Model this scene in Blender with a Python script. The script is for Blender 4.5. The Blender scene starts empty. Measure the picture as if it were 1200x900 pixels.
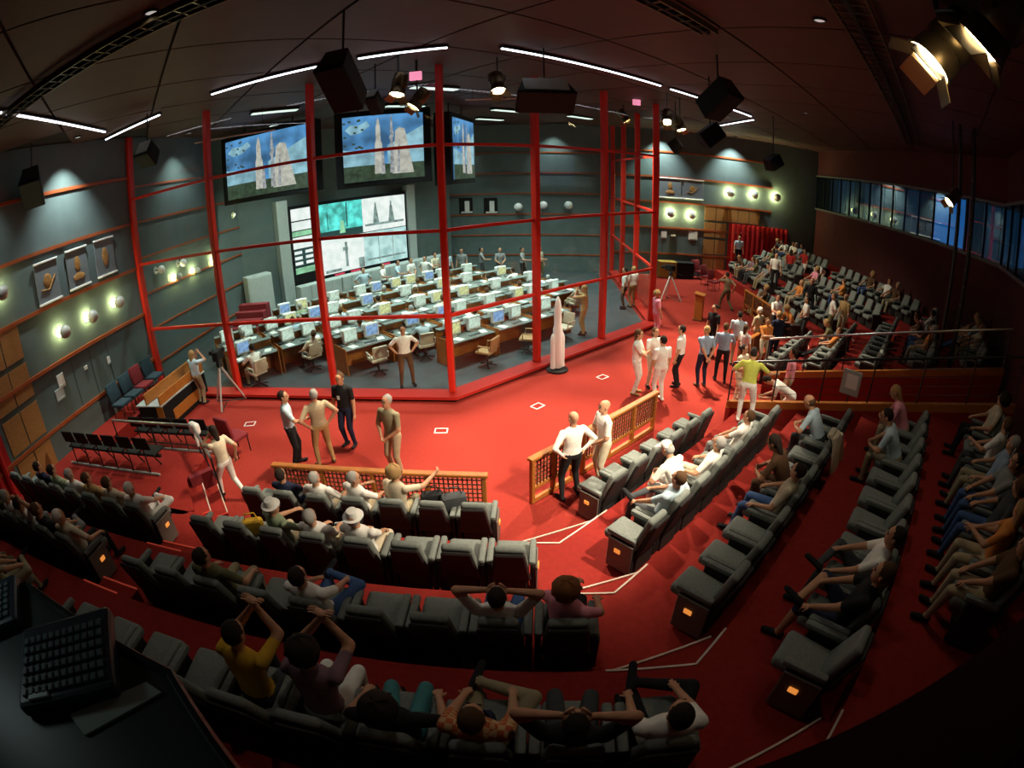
import bpy, bmesh, math, random
import numpy as np
from mathutils import Vector, Matrix
random.seed(7)
SC = bpy.context.scene
COL = SC.collection
PI = math.pi
R = math.radians

# ------------------------------------------------------------------ camera, world, exposure
CAMZ = 5.35
PITCH, ROLL, FPX = R(23.573), R(1.152), 605.2
cd = bpy.data.cameras.new('camera')
cam = bpy.data.objects.new('camera', cd); COL.objects.link(cam)
cd.type = 'PANO'
cd.panorama_type = 'FISHEYE_EQUISOLID'
cd.sensor_fit = 'HORIZONTAL'
cd.sensor_width = 36.0
cd.sensor_height = 27.0
cd.fisheye_lens = FPX / 1200 * 36.0
cd.fisheye_fov = R(179)
cd.clip_start, cd.clip_end = 0.05, 200
_f = Vector((0, math.cos(PITCH), -math.sin(PITCH)))
_u0 = Vector((0, math.sin(PITCH), math.cos(PITCH)))
_x0 = Vector((1, 0, 0))
_c, _s = math.cos(ROLL), math.sin(ROLL)
_rx = _c * _x0 - _s * _u0
_ru = _s * _x0 + _c * _u0
cam.matrix_world = Matrix(((_rx.x, _ru.x, -_f.x, 0), (_rx.y, _ru.y, -_f.y, 0), (_rx.z, _ru.z, -_f.z, CAMZ), (0, 0, 0, 1)))
SC.camera = cam
vs = SC.view_settings
vs.view_transform = 'Standard'; vs.look = 'None'; vs.exposure = 0.0; vs.gamma = 1.0
vs.use_curve_mapping = False
SC.cycles.use_denoising = True
SC.cycles.max_bounces = 6; SC.cycles.transparent_max_bounces = 16
SC.cycles.sample_clamp_indirect = 4.0
wd = bpy.data.worlds.new('dim_hall'); SC.world = wd; wd.use_nodes = True
wd.node_tree.nodes['Background'].inputs[0].default_value = (0.55, 0.7, 0.8, 1)
wd.node_tree.nodes['Background'].inputs[1].default_value = 0.012

def pix_ray(px, py):
    u, v = px - 600, 450 - py
    r = math.hypot(u, v) or 1e-9
    th = 2 * math.asin(r / (2 * FPX))
    return (_rx * (u / r * math.sin(th)) + _ru * (v / r * math.sin(th)) + _f * math.cos(th))
def G(px, py, z):                       # the point at height z seen at a photograph pixel
    d = pix_ray(px, py); t = (z - CAMZ) / d.z
    return Vector((d.x * t, d.y * t, z))
def GD(px, py, dist):                   # the point at a horizontal distance
    d = pix_ray(px, py); t = dist / math.hypot(d.x, d.y)
    return Vector((d.x * t, d.y * t, CAMZ + d.z * t))
def proj(p):
    q = Vector(p) - Vector((0, 0, CAMZ))
    a, b, c = q.dot(_rx), q.dot(_ru), q.dot(_f)
    rr = math.hypot(a, b) + 1e-9; th = math.atan2(rr, c); r = 2 * FPX * math.sin(th / 2)
    return 600 + r * a / rr, 450 - r * b / rr
def seen(p, m=25):
    x, y = proj(p); return -m < x < 1200 + m and -m < y < 900 + m

# ------------------------------------------------------------------ materials
MATS = {}
def mat(name, col, rough=0.6, metal=0.0, emit=None, es=0.0, vary=0.0, scale=8.0, bump=0.0, spec=0.4, wood=False):
    if name in MATS: return MATS[name]
    m = bpy.data.materials.new(name); MATS[name] = m; m.use_nodes = True
    nt = m.node_tree; b = nt.nodes['Principled BSDF']
    b.inputs['Base Color'].default_value = (*col, 1)
    b.inputs['Roughness'].default_value = rough
    b.inputs['Metallic'].default_value = metal
    b.inputs['Specular IOR Level'].default_value = spec
    if vary or bump or wood:
        tc = nt.nodes.new('ShaderNodeTexCoord'); n = nt.nodes.new('ShaderNodeTexNoise')
        n.inputs['Scale'].default_value = scale; n.inputs['Detail'].default_value = 4
        src = tc.outputs['Object']
        if wood:
            mp = nt.nodes.new('ShaderNodeMapping'); mp.inputs['Scale'].default_value = (1, 1, 9)
            nt.links.new(src, mp.inputs[0]); src = mp.outputs[0]
        nt.links.new(src, n.inputs['Vector'])
        if vary:
            rp = nt.nodes.new('ShaderNodeValToRGB')
            rp.color_ramp.elements[0].position = 0.3; rp.color_ramp.elements[1].position = 0.7
            rp.color_ramp.elements[0].color = (*[max(0, c * (1 - vary)) for c in col], 1)
            rp.color_ramp.elements[1].color = (*[min(1, c * (1 + vary)) for c in col], 1)
            nt.links.new(n.outputs['Fac'], rp.inputs[0]); nt.links.new(rp.outputs[0], b.inputs['Base Color'])
        if bump:
            bp = nt.nodes.new('ShaderNodeBump'); bp.inputs['Strength'].default_value = bump
            bp.inputs['Distance'].default_value = 0.02
            nt.links.new(n.outputs['Fac'], bp.inputs['Height']); nt.links.new(bp.outputs[0], b.inputs['Normal'])
    if emit:
        b.inputs['Emission Color'].default_value = (*emit, 1)
        b.inputs['Emission Strength'].default_value = es
    return m
def glass_mat(name, refl=0.035, tint=(1, 1, 1), rough=0.0):
    m = bpy.data.materials.new(name); MATS[name] = m; m.use_nodes = True
    nt = m.node_tree; nt.nodes.clear()
    o = nt.nodes.new('ShaderNodeOutputMaterial'); mx = nt.nodes.new('ShaderNodeMixShader')
    t = nt.nodes.new('ShaderNodeBsdfTransparent'); g = nt.nodes.new('ShaderNodeBsdfGlossy')
    t.inputs[0].default_value = (*tint, 1); g.inputs['Roughness'].default_value = rough
    mx.inputs[0].default_value = refl
    nt.links.new(t.outputs[0], mx.inputs[1]); nt.links.new(g.outputs[0], mx.inputs[2]); nt.links.new(mx.outputs[0], o.inputs[0])
    return m

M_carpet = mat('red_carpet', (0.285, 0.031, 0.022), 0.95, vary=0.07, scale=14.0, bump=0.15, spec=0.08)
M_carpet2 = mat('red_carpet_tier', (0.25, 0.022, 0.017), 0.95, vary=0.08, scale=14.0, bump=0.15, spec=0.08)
M_red = mat('red_enamel', (0.55, 0.022, 0.010), 0.35, vary=0.05)
M_sill = mat('red_sill', (0.40, 0.020, 0.014), 0.4, vary=0.06)
M_wallg = mat('grey_wall_fabric', (0.115, 0.155, 0.150), 0.9, vary=0.07, scale=2.0, spec=0.15)
M_trim = mat('orange_wood_trim', (0.33, 0.075, 0.022), 0.4, vary=0.2, scale=5, wood=True)
M_wood = mat('honey_wood', (0.36, 0.125, 0.022), 0.42, vary=0.22, scale=6, wood=True)
M_woodd = mat('brown_wood', (0.14, 0.05, 0.018), 0.45, vary=0.2, scale=6, wood=True)
M_wpanel = mat('ochre_wood_panel', (0.36, 0.17, 0.05), 0.5, vary=0.25, scale=9, wood=True)
M_ceil = mat('dark_ceiling_panel', (0.055, 0.022, 0.017), 0.6, vary=0.15, scale=1.5)
M_ceilb = mat('ceiling_void', (0.012, 0.010, 0.010), 0.9)
M_black = mat('black_plastic', (0.009, 0.010, 0.011), 0.6, vary=0.1, spec=0.15)
M_dark = mat('charcoal_metal', (0.022, 0.024, 0.026), 0.4, metal=0.4)
M_steel = mat('brushed_steel', (0.45, 0.46, 0.46), 0.3, metal=0.9)
M_alu = mat('satin_aluminium', (0.55, 0.55, 0.53), 0.42, metal=0.6)
M_fabric = mat('grey_green_upholstery', (0.185, 0.205, 0.19), 0.9, vary=0.12, scale=30, spec=0.15)
M_shell = mat('seat_shell', (0.020, 0.017, 0.017), 0.6, vary=0.1)
M_maroon = mat('maroon_upholstery', (0.17, 0.012, 0.018), 0.85, vary=0.1)
M_navy = mat('navy_upholstery', (0.02, 0.045, 0.065), 0.9, vary=0.15)
M_white = mat('white_gloss', (0.80, 0.80, 0.78), 0.35)
M_offw = mat('off_white', (0.62, 0.64, 0.60), 0.6, vary=0.05)
M_greyp = mat('pale_grey_panel', (0.40, 0.45, 0.43), 0.55, vary=0.05)
M_tan = mat('tan_leather', (0.42, 0.24, 0.10), 0.55, vary=0.1)
M_cream = mat('cream_leather', (0.52, 0.46, 0.34), 0.55, vary=0.1)
M_ctrlf = mat('slate_floor', (0.045, 0.06, 0.065), 0.5, vary=0.25, scale=2)
M_glass = glass_mat('clear_pane', 0.03, (0.97, 1.0, 0.98))
M_glassb = glass_mat('booth_pane', 0.25, (0.55, 0.7, 0.8))
M_led = mat('white_light_strip', (1, 1, 1), 0.5, emit=(0.88, 0.9, 1.0), es=4.0)
M_globe = mat('lit_glass_globe', (0.5, 0.5, 0.46), 0.25, vary=0.02)
M_globeon = mat('pale_yellow_lamp_glow', (1, 1, 0.7), 0.5, emit=(0.95, 1.0, 0.45), es=6.0)
M_hot = mat('halogen_lens', (1, 0.9, 0.6), 0.4, emit=(1.0, 0.78, 0.42), es=22.0)
M_brass = mat('brassy_lamp_housing', (0.10, 0.07, 0.035), 0.35, metal=0.8)
M_pink = mat('pink_exit_sign', (0.8, 0.2, 0.35), 0.5, emit=(0.95, 0.30, 0.48), es=0.9)
M_paper = mat('paper', (0.72, 0.74, 0.70), 0.8)
M_nose = mat('pale_step_edge', (0.62, 0.50, 0.42), 0.4)
M_redlamp = mat('step_light_red', (0.7, 0.05, 0.03), 0.4, emit=(0.9, 0.12, 0.06), es=0.12)
M_amber = mat('amber_aisle_lamp', (1, 0.4, 0.1), 0.5, emit=(1.0, 0.33, 0.06), es=0.7)
M_walld = mat('dark_red_wall', (0.055, 0.006, 0.007), 0.85, vary=0.15, scale=2)
M_door = mat('red_curtain_door', (0.42, 0.006, 0.006), 0.7, vary=0.15, scale=3)
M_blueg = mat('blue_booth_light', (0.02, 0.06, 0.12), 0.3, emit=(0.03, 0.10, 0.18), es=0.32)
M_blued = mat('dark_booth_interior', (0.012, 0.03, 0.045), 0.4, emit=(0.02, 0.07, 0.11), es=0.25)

# ------------------------------------------------------------------ mesh helpers
class MB:
    def __init__(s): s.v = []; s.f = []; s.m = []
    def add(s, vs, fs, mi=0):
        o = len(s.v); s.v += [tuple(v) for v in vs]; s.f += [tuple(i + o for i in f) for f in fs]; s.m += [mi] * len(fs); return s
    def box(s, c, d, rz=0, rx=0, mi=0, taper=None):
        hx, hy, hz = d[0] / 2, d[1] / 2, d[2] / 2
        M = Matrix.Translation(c) @ Matrix.Rotation(rz, 4, 'Z') @ Matrix.Rotation(rx, 4, 'X')
        t = taper or 1.0
        pts = [(-hx, -hy, -hz), (hx, -hy, -hz), (hx, hy, -hz), (-hx, hy, -hz), (-hx * t, -hy * t, hz), (hx * t, -hy * t, hz), (hx * t, hy * t, hz), (-hx * t, hy * t, hz)]
        return s.add([M @ Vector(p) for p in pts], [(0, 3, 2, 1), (4, 5, 6, 7), (0, 1, 5, 4), (1, 2, 6, 5), (2, 3, 7, 6), (3, 0, 4, 7)], mi)
    def rbox(s, c, d, b=0.02, rz=0, rx=0, ry=0, mi=0, scale_top=(1, 1), seg=2):      # bevelled box
        bm = bmesh.new(); bmesh.ops.create_cube(bm, size=1)
        for v in bm.verts:
            v.co = Vector((v.co.x * d[0], v.co.y * d[1], v.co.z * d[2]))
            if v.co.z > 0: v.co.x *= scale_top[0]; v.co.y *= scale_top[1]
        bmesh.ops.bevel(bm, geom=bm.edges[:], offset=b, segments=seg, affect='EDGES', profile=0.5)
        M = Matrix.Translation(c) @ Matrix.Rotation(rz, 4, 'Z') @ Matrix.Rotation(ry, 4, 'Y') @ Matrix.Rotation(rx, 4, 'X')
        bm.verts.index_update()
        s.add([M @ v.co for v in bm.verts], [[v.index for v in f.verts] for f in bm.faces], mi); bm.free(); return s
    def prism(s, poly, z0, z1, mi=0):
        a = sum(poly[i][0] * poly[(i + 1) % len(poly)][1] - poly[(i + 1) % len(poly)][0] * poly[i][1] for i in range(len(poly)))
        if a < 0: poly = poly[::-1]
        n = len(poly)
        zz0 = z0 if hasattr(z0, '__len__') else [z0] * n; zz1 = z1 if hasattr(z1, '__len__') else [z1] * n
        vs = [(p[0], p[1], zz0[i]) for i, p in enumerate(poly)] + [(p[0], p[1], zz1[i]) for i, p in enumerate(poly)]
        fs = [tuple(range(n))[::-1], tuple(range(n, 2 * n))] + [(i, (i + 1) % n, n + (i + 1) % n, n + i) for i in range(n)]
        return s.add(vs, fs, mi)
    def tube(s, pts, r, n=8, mi=0, cap=True):
        pts = [Vector(p) for p in pts]; rs = r if hasattr(r, '__len__') else [r] * len(pts)
        vs, fs = [], []
        up = Vector((0, 0, 1))
        for i, p in enumerate(pts):
            d = (pts[min(i + 1, len(pts) - 1)] - pts[max(i - 1, 0)]).normalized()
            a = d.cross(up if abs(d.z) < 0.95 else Vector((1, 0, 0))).normalized(); b = d.cross(a)
            for k in range(n):
                t = 2 * PI * k / n
                vs.append(p + (a * math.cos(t) + b * math.sin(t)) * rs[i])
        for i in range(len(pts) - 1):
            for k in range(n):
                fs.append((i * n + k, i * n + (k + 1) % n, (i + 1) * n + (k + 1) % n, (i + 1) * n + k))
        if cap:
            fs.append(tuple(range(n))[::-1]); fs.append(tuple((len(pts) - 1) * n + k for k in range(n)))
        return s.add(vs, fs, mi)
    def lathe(s, prof, c=(0, 0, 0), n=16, mi=0, M=None):
        vs, fs = [], []
        for (r, z) in prof:
            for k in range(n):
                t = 2 * PI * k / n
                p = Vector((r * math.cos(t), r * math.sin(t), z))
                vs.append((M @ p if M else p) + Vector(c))
        for i in range(len(prof) - 1):
            for k in range(n):
                fs.append((i * n + k, i * n + (k + 1) % n, (i + 1) * n + (k + 1) % n, (i + 1) * n + k))
        fs.append(tuple(range(n))[::-1]); fs.append(tuple((len(prof) - 1) * n + k for k in range(n)))
        return s.add(vs, fs, mi)
    def sphere(s, c, r, n=12, mi=0, sc=(1, 1, 1)):
        pr = [(math.sin(PI * (i + 0.02) / 8.04) * r, -math.cos(PI * (i + 0.02) / 8.04) * r) for i in range(9)]
        return s.lathe(pr, c, n, mi, Matrix.Diagonal((*sc, 1)))
    def mesh(s, name, mats, smooth=False):
        me = bpy.data.meshes.new(name); me.from_pydata([tuple(v) for v in s.v], [], s.f)
        for m in (mats if isinstance(mats, (list, tuple)) else [mats]): me.materials.append(m)
        if any(s.m): me.polygons.foreach_set('material_index', s.m)
        if smooth: me.polygons.foreach_set('use_smooth', [True] * len(s.f)); me.set_sharp_from_angle(angle=R(40))
        me.update(); return me
KIDS = {}
def link(name, data, parent=None, loc=None, rz=None):
    o = bpy.data.objects.new(name, data); COL.objects.link(o)
    if parent: o.parent = parent; KIDS.setdefault(parent.name, []).append(o)
    if loc is not None: o.location = loc
    if rz is not None: o.rotation_euler[2] = rz
    return o
def obj(name, mb, mats, parent=None, loc=None, rz=None, smooth=False):
    return link(name, mb.mesh(name, mats, smooth) if isinstance(mb, MB) else mb, parent, loc, rz)
def tag(o, label, cat, group=None):
    o['label'] = label; o['category'] = cat
    if group: o['group'] = group
    return o
def thing(name, label, cat, loc=(0, 0, 0), rz=0, group=None):
    return tag(link(name, None, None, loc, rz), label, cat, group)
def struct(name, mb, mats, parent=None, smooth=False):
    o = obj(name, mb, mats, parent, smooth=smooth)
    if not parent: o['kind'] = 'structure'
    return o
def dup(root, loc, rz, label=None, group=None):
    def rec(o, par):
        c = o.copy(); COL.objects.link(c)
        if par: c.parent = par; KIDS.setdefault(par.name, []).append(c)
        for k in KIDS.get(o.name, []): rec(k, c)
        return c
    r = rec(root, None); r.location = loc; r.rotation_euler[2] = rz
    if label: r['label'] = label
    if group: r['group'] = group
    return r
class Proto:
    """first use moves the original, later uses copy it"""
    def __init__(s, root): s.root = root; s.used = False
    def put(s, loc, rz, label, group=None, scale=None):
        if not s.used:
            s.used = True; o = s.root; o.location = loc; o.rotation_euler[2] = rz; o['label'] = label
            if group: o['group'] = group
        else: o = dup(s.root, loc, rz, label, group)
        return o
ORD = ['', 'first', 'second', 'third', 'fourth', 'fifth', 'sixth', 'seventh', 'eighth', 'ninth', 'tenth', 'eleventh', 'twelfth', 'thirteenth', 'fourteenth']

# ------------------------------------------------------------------ plan of the hall
P4 = Vector((-1.46, 11.54)); P7 = Vector((5.04, 17.40))
MID = (P4 + P7) / 2
TT = (P7 - P4).normalized(); NN = Vector((TT.y, -TT.x))
UC = Vector((math.cos(R(-3.7)), math.sin(R(-3.7)))); NC = Vector((UC.y, -UC.x))
def RF(s, d): return MID + TT * s + NN * d
def CF(a, d): return P4 + UC * a + NC * d
def sd(p):
    q = Vector((p[0], p[1])) - MID; return q.dot(TT), q.dot(NN)
def mir(p):
    s, d = sd(p); return RF(-s, d)
def mirang(a):
    v = Vector((math.cos(a), math.sin(a))); s, d = v.dot(TT), v.dot(NN); w = TT * -s + NN * d
    return math.atan2(w.y, w.x)
A_C = math.atan2(-NC.y, -NC.x); A_R = math.atan2(-NN.y, -NN.x); A_F = mirang(A_C)
def rzf(a): return a - PI / 2          # facing angle -> z rotation of a thing that faces +y
BIS = (NC + NN).normalized(); BL = 1 / BIS.dot(NC)
def miter(d): return P4 + BIS * (d * BL)
XW = lambda y: -10.9 - 0.03 * (12.2 - y)        # left wall line
def Cend(d):                                     # where the offset line meets the left wall
    p = CF(0, d); k = (p.x - (XW(p.y))) / UC.x
    q = p - UC * k; return Vector((XW(q.y), q.y))
CEIL = 8.0
TIERS = [(5.85, 0.45), (7.28, 0.90), (8.72, 1.35), (10.2, 1.80)]
DB = 12.3
PN, PF = -0.95, 1.62                                       # passage edge in s

# floor
fl = MB().prism([(-14, -4), (24, -4), (24, 32), (-14, 32)], -0.3, 0.0)
struct('floor', fl, M_carpet)
# control room floor (slightly proud slab inside the glass)
ctrl = [CF(-9.6, -0.25), CF(0, -0.25), mir(CF(0, -0.25)), mir(CF(-9.6, -0.25)), Vector((-11.0, 26.9))]
struct('floor_control_room', MB().prism(ctrl, 0.0, 0.04), M_ctrlf)

# seating tiers
for k, (d, z) in enumerate(TIERS):
    z0 = TIERS[k - 1][1] if k else 0.0
    near = [Cend(d), miter(d), RF(PN, d), RF(PN, DB), miter(DB), Cend(DB)]
    farp = [Cend(d), miter(d), RF(-PF, d), RF(-PF, DB), miter(DB), Cend(DB)]
    for side, poly in (('near', near), ('far', [mir(p) for p in farp])):
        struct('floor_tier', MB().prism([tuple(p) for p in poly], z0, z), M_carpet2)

def strip(tf, y0, y1, z0, z1, off, base=0.0):     # a bar on the left wall (tf mirrors it to the far wall)
    return MB().prism([tuple(tf(Vector(p))) for p in ((XW(y0) + base, y0), (XW(y1) + base, y1), (XW(y1) + base + off, y1), (XW(y0) + base + off, y0))], z0, z1)
ident = lambda p: p
 
# side walls: the left one and its mirror image, running on behind the glass
for side, tf in (('left', ident), ('far', mir)):
    w = struct('wall_' + side, MB().prism([tuple(tf(Vector(p))) for p in ((XW(-3), -3), (XW(27.2), 27.2), (XW(27.2) - 0.4, 27.2), (XW(-3) - 0.4, -3))], 0, CEIL), M_wallg)
    for z in (1.18, 2.60, 4.0, 5.36, 6.75):
        struct('wall_trim', strip(tf, 3.0, 12.15, z - 0.045, z + 0.045, 0.05), M_trim, w)
    for z in (0.95, 2.03, 3.14, 4.25, 5.35, 6.45):
        struct('wall_trim', strip(tf, 12.35, 27.0, z - 0.03, z + 0.03, 0.04), M_trim, w)
    # ochre wood panels in pairs near the end of the wall
    for z in (0.30, 1.30, 2.25, 3.18):
        for y0 in (5.75, 6.42):
            struct('wood_panel', strip(tf, y0, y0 + 0.63, z, z + 0.80, 0.035), M_wpanel, w)
    for z in (3.18,):
        for y0 in (3.75, 4.42, 5.09):
            struct('wood_panel', strip(tf, y0, y0 + 0.63, z, z + 0.80, 0.035), M_wpanel, w)
    # faint joints between the lower grey boards
    for y0 in (8.6, 9.35, 10.1):
        struct('panel_joint', strip(tf, y0, y0 + 0.015, 1.25, 2.54, 0.006), M_dark, w)
# curtained red doors beside the wood panels on both side walls
for n, tf in ((1, ident), (2, mir)):
    d = struct('door_%d' % n, strip(tf, 1.9, 5.6, 0.0, 3.1, 0.02), M_door)
    for i in range(12):
        y = 1.95 + i * 0.305
        struct('door_fold', MB().tube([(*tf(Vector((XW(y) + 0.05, y))), 0.46), (*tf(Vector((XW(y) + 0.05, y))), 3.08)], 0.10, 8), M_door, d, smooth=True)
    pass

# window walls high above the seats: the far one in view, its mirror image holds the camera's booth
def wallseg(name, a, b, z0, z1, m, th=0.3, parent=None):
    a, b = Vector(a), Vector(b); t = (b - a).normalized(); n = Vector((t.y, -t.x))
    return struct(name, MB().prism([tuple(a), tuple(b), tuple(b + n * th), tuple(a + n * th)], z0, z1), m, parent)
WA, WB = Vector((17.35, 25.6)), Vector((14.65, 9.75))
WC = RF(-7.0, 12.35)
wr = wallseg('wall_right', WA, WB, 0, 4.6, M_walld, -0.3)
wallseg('wall_right_top', WA, WB, 6.5, CEIL, M_walld, -0.3)
wb = wallseg('wall_back', WB, WC, 0, 4.6, M_walld, -0.3)
wallseg('wall_back_top', WB, WC, 6.5, CEIL, M_walld, -0.3)
nwin = 0
for (a, b, n) in ((WA, WB, 15), (WB, WC, 9)):
    nwin += 1
    t = (b - a).normalized(); nn = Vector((t.y, -t.x)); L = (b - a).length; w = L / n
    win = wallseg('window_%d' % (nwin + 3), a, b, 4.52, 4.62, mat('dim_window_frame', (0.10, 0.11, 0.11), 0.5), 0.12)
    wallseg('window_head', a, b, 6.44, 6.52, MATS['dim_window_frame'], 0.12, win)
    for i in range(n + 1):
        p = a + t * min(L - 0.05, i * w)
        wallseg('mullion', p, p + t * 0.05, 4.62, 6.44, M_black, 0.08, win)
    for i in range(n):
        p = a + t * (i * w + 0.06)
        wallseg('pane', p + nn * 0.03, p + t * (w - 0.08) + nn * 0.03, 4.62, 6.44, M_glassb, 0.012, win)
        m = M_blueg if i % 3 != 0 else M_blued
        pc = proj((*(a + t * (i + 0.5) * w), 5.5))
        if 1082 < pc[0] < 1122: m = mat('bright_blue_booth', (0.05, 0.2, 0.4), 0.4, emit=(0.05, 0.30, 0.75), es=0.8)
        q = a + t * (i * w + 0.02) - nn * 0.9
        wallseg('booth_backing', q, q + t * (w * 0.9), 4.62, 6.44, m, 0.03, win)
# camera side wall below the booth window
ca, cb = mir(WB) - Vector((0, 0.9)), mir(WA) - Vector((0, 0.9))
wallseg('wall_camera', ca, cb, 0, 4.52, M_walld, 0.3)

# ------------------------------------------------------------------ glass screen with red frame
RZ = (2.08, 4.09, 6.07)
def facet(name, pts, first_post, last_post):
    root = link(name, None); root['kind'] = 'structure'
    a, b = Vector(pts[0]), Vector(pts[-1]); t = (b - a).normalized(); ang = math.atan2(t.y, t.x)
    n = Vector((t.y, -t.x))
    for i, p in enumerate(pts):
        if (i == 0 and not first_post) or (i == len(pts) - 1 and not last_post): continue
        obj('mullion', MB().rbox((p[0], p[1], (0.15 + CEIL) / 2), (0.15, 0.22, CEIL - 0.15), 0.02, rz=ang, seg=1), M_red, root)
    for i in range(len(pts) - 1):
        p, q = Vector(pts[i]), Vector(pts[i + 1]); c = (p + q) / 2; L = (q - p).length
        for z in RZ:
            obj('rail', MB().box((c.x, c.y, z), (L - 0.13, 0.10, 0.075), rz=ang), M_red, root)
        zz = (0.15,) + RZ + (CEIL,)
        for k in range(4):
            obj('pane', MB().box((c.x, c.y, (zz[k] + zz[k + 1]) / 2), (L - 0.16, 0.012, zz[k + 1] - zz[k] - 0.09), rz=ang), M_glass, root)
    return root
LF = [CF(-9.4 + i * 3.133, 0) for i in range(4)]
MF = [P4 + (P7 - P4) * (i / 3) for i in range(4)]
facet('window_1', LF, True, True)
facet('window_2', MF, False, False)
facet('window_3', [mir(p) for p in LF[::-1]], True, True)
Lp = CF(-9.5, 0)
for seg, (a, b) in enumerate([((CF(-9.5, 0.36), miter(0.36)), (CF(-9.5, -0.14), miter(-0.14))), ((miter(0.36), mir(miter(0.36))), (miter(-0.14), mir(miter(-0.14)))), ((mir(miter(0.36)), mir(CF(-9.5, 0.36))), (mir(miter(-0.14)), mir(CF(-9.5, -0.14))))]):
    poly = [tuple(a[0]), tuple(a[1]), tuple(b[1]), tuple(b[0])]
    c = Vector(((poly[0][0] + poly[1][0] + poly[2][0] + poly[3][0]) / 4, (poly[0][1] + poly[1][1] + poly[2][1] + poly[3][1]) / 4))
    sl = struct('trim_%d' % (seg + 1), MB().prism(poly, 0.075, 0.15), M_sill)
    inner = [tuple(Vector(p) * 0.0 + (Vector(p) + (Vector(q) - Vector(p)) * 0.16)) for p, q in zip(poly, [poly[3], poly[2], poly[1], poly[0]])]
    obj('kick_board', MB().prism(inner, 0.0, 0.075), M_black, sl)

# ------------------------------------------------------------------ ceiling with panels
ce = struct('ceiling', MB().prism([(-14, -4), (24, -4), (24, 32), (-14, 32)], CEIL + 0.02, CEIL + 0.3), M_ceilb)
PS = 2.3
pm = MB().box((0, 0, 0), (PS - 0.05, PS - 0.05, 0.05)).mesh('ceiling_panel', M_ceil)
for i in range(-8, 9):
    for j in range(-7, 7):
        p = RF(i * PS, j * PS + 0.4)
        if p.x < -11 or p.x > 18 or p.y < -1.5 or p.y > 27: continue
        if not seen((p.x, p.y, CEIL), 260): continue
        link('ceiling_panel', pm, ce, (p.x, p.y, CEIL - 0.02), math.atan2(TT.y, TT.x))

# ------------------------------------------------------------------ lights of the place
def spot(name, loc, target, power, size=60, col=(1, 0.86, 0.66), blend=0.6, rad=0.12):
    l = bpy.data.lights.new(name, 'SPOT'); l.energy = power; l.color = col; l.spot_size = R(size); l.spot_blend = blend; l.shadow_soft_size = rad
    o = bpy.data.objects.new(name, l); COL.objects.link(o); o.location = loc
    o.rotation_euler = (Vector(target) - Vector(loc)).to_track_quat('-Z', 'Y').to_euler(); return o
def area(name, loc, target, power, sx, sy, col):
    l = bpy.data.lights.new(name, 'AREA'); l.energy = power; l.color = col; l.shape = 'RECTANGLE'; l.size = sx; l.size_y = sy; l.spread = R(105)
    o = bpy.data.objects.new(name, l); COL.objects.link(o); o.location = loc
    o.rotation_euler = (Vector(target) - Vector(loc)).to_track_quat('-Z', 'Y').to_euler(); return o
WARM = (1.0, 0.84, 0.62)

def stage_light(px, py, dist, target, power, size, label, sc=1.0):
    p = GD(px, py, dist); p.z = min(p.z, CEIL - 0.35)
    t = thing('stage_spotlight', label, 'spotlight', p, 0, 'stage spotlights under the ceiling')
    d = (Vector(target) - p).normalized(); q = d.to_track_quat('Z', 'Y').to_matrix().to_4x4()
    hb = MB().lathe([(0.10, -0.32), (0.15, -0.30), (0.16, -0.05), (0.13, 0.0), (0.15, 0.02), (0.17, 0.16), (0.155, 0.16), (0.12, 0.03)], n=16, M=q)
    obj('housing', hb, M_brass, t, smooth=True)
    obj('lens', MB().lathe([(0.155, 0.11), (0.12, 0.16), (0.005, 0.175)], n=16, M=q), M_hot, t, smooth=True)
    for k in range(4):                               # barn doors
        a = k * PI / 2
        m2 = q @ Matrix.Rotation(a, 4, 'Z') @ Matrix.Translation((0.17, 0, 0.22)) @ Matrix.Rotation(R(52), 4, 'Y')
        b = MB().box((0, 0, 0), (0.008, 0.22, 0.16)); b.v = [tuple(m2 @ Vector(v)) for v in b.v]
        obj('barn_door', b, M_brass, t)
    top = CEIL - 0.05 - p.z
    obj('yoke', MB().tube([q @ Vector((0.17, 0, -0.1)), q @ Vector((0.19, 0, -0.1)) + Vector((0, 0, 0.14)), (0, 0, 0.26), q @ Vector((-0.19, 0, -0.1)) + Vector((0, 0, 0.14)), q @ Vector((-0.17, 0, -0.1))], 0.015, 6), M_dark, t)
    obj('hanger', MB().tube([(0, 0, 0.26), (0, 0, max(0.3, top))], 0.02, 6), M_dark, t)
    t.scale = (sc, sc, sc)
    if power: spot('stage_beam', p + d * 0.36 * sc, target, power, size, WARM)
    return t
F0 = lambda x, y: (x, y, 0.0)
stage_light(467, 103, 10.3, (-3.4, 8.2, 0), 1700, 60, 'brass-coloured spotlight left of the pink ceiling sign, left one of the pair')
stage_light(489, 119, 10.9, (-6.8, 8.8, 0), 1500, 60, 'brass-coloured spotlight with barn doors, right one of the pair by the pink sign')
stage_light(583, 100, 11.0, (0.9, 7.9, 0), 2700, 62, 'bright brass spotlight beside the large black loudspeaker box near the ceiling centre')
stage_light(782, 139, 15.3, (2.8, 9.9, 0), 4700, 60, 'glaring warm spotlight at the top of the far glass corner post')
stage_light(797, 147, 16.2, (6.8, 13.6, 0), 4000, 66, 'glaring warm spotlight just right of its twin at the far glass corner')
stage_light(731, 137, 18.6, (9.5, 18.5, 0), 2200, 80, 'small warm spotlight seen through the glass left of the far corner post')
stage_light(1105, 58, 6.0, (-1.2, 7.8, 0), 3200, 58, 'large blazing spotlight with open barn doors in the upper right corner', 1.9)
stage_light(1165, 34, 5.2, (1.6, 10.4, 0), 1900, 58, 'dark spotlight with pale barn doors at the upper right edge', 1.7)
stage_light(1116, 233, 13.5, (5.4, 10.4, 0.3), 1000, 70, 'small glaring spotlight on the dark truss beside the blue windows')
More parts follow.
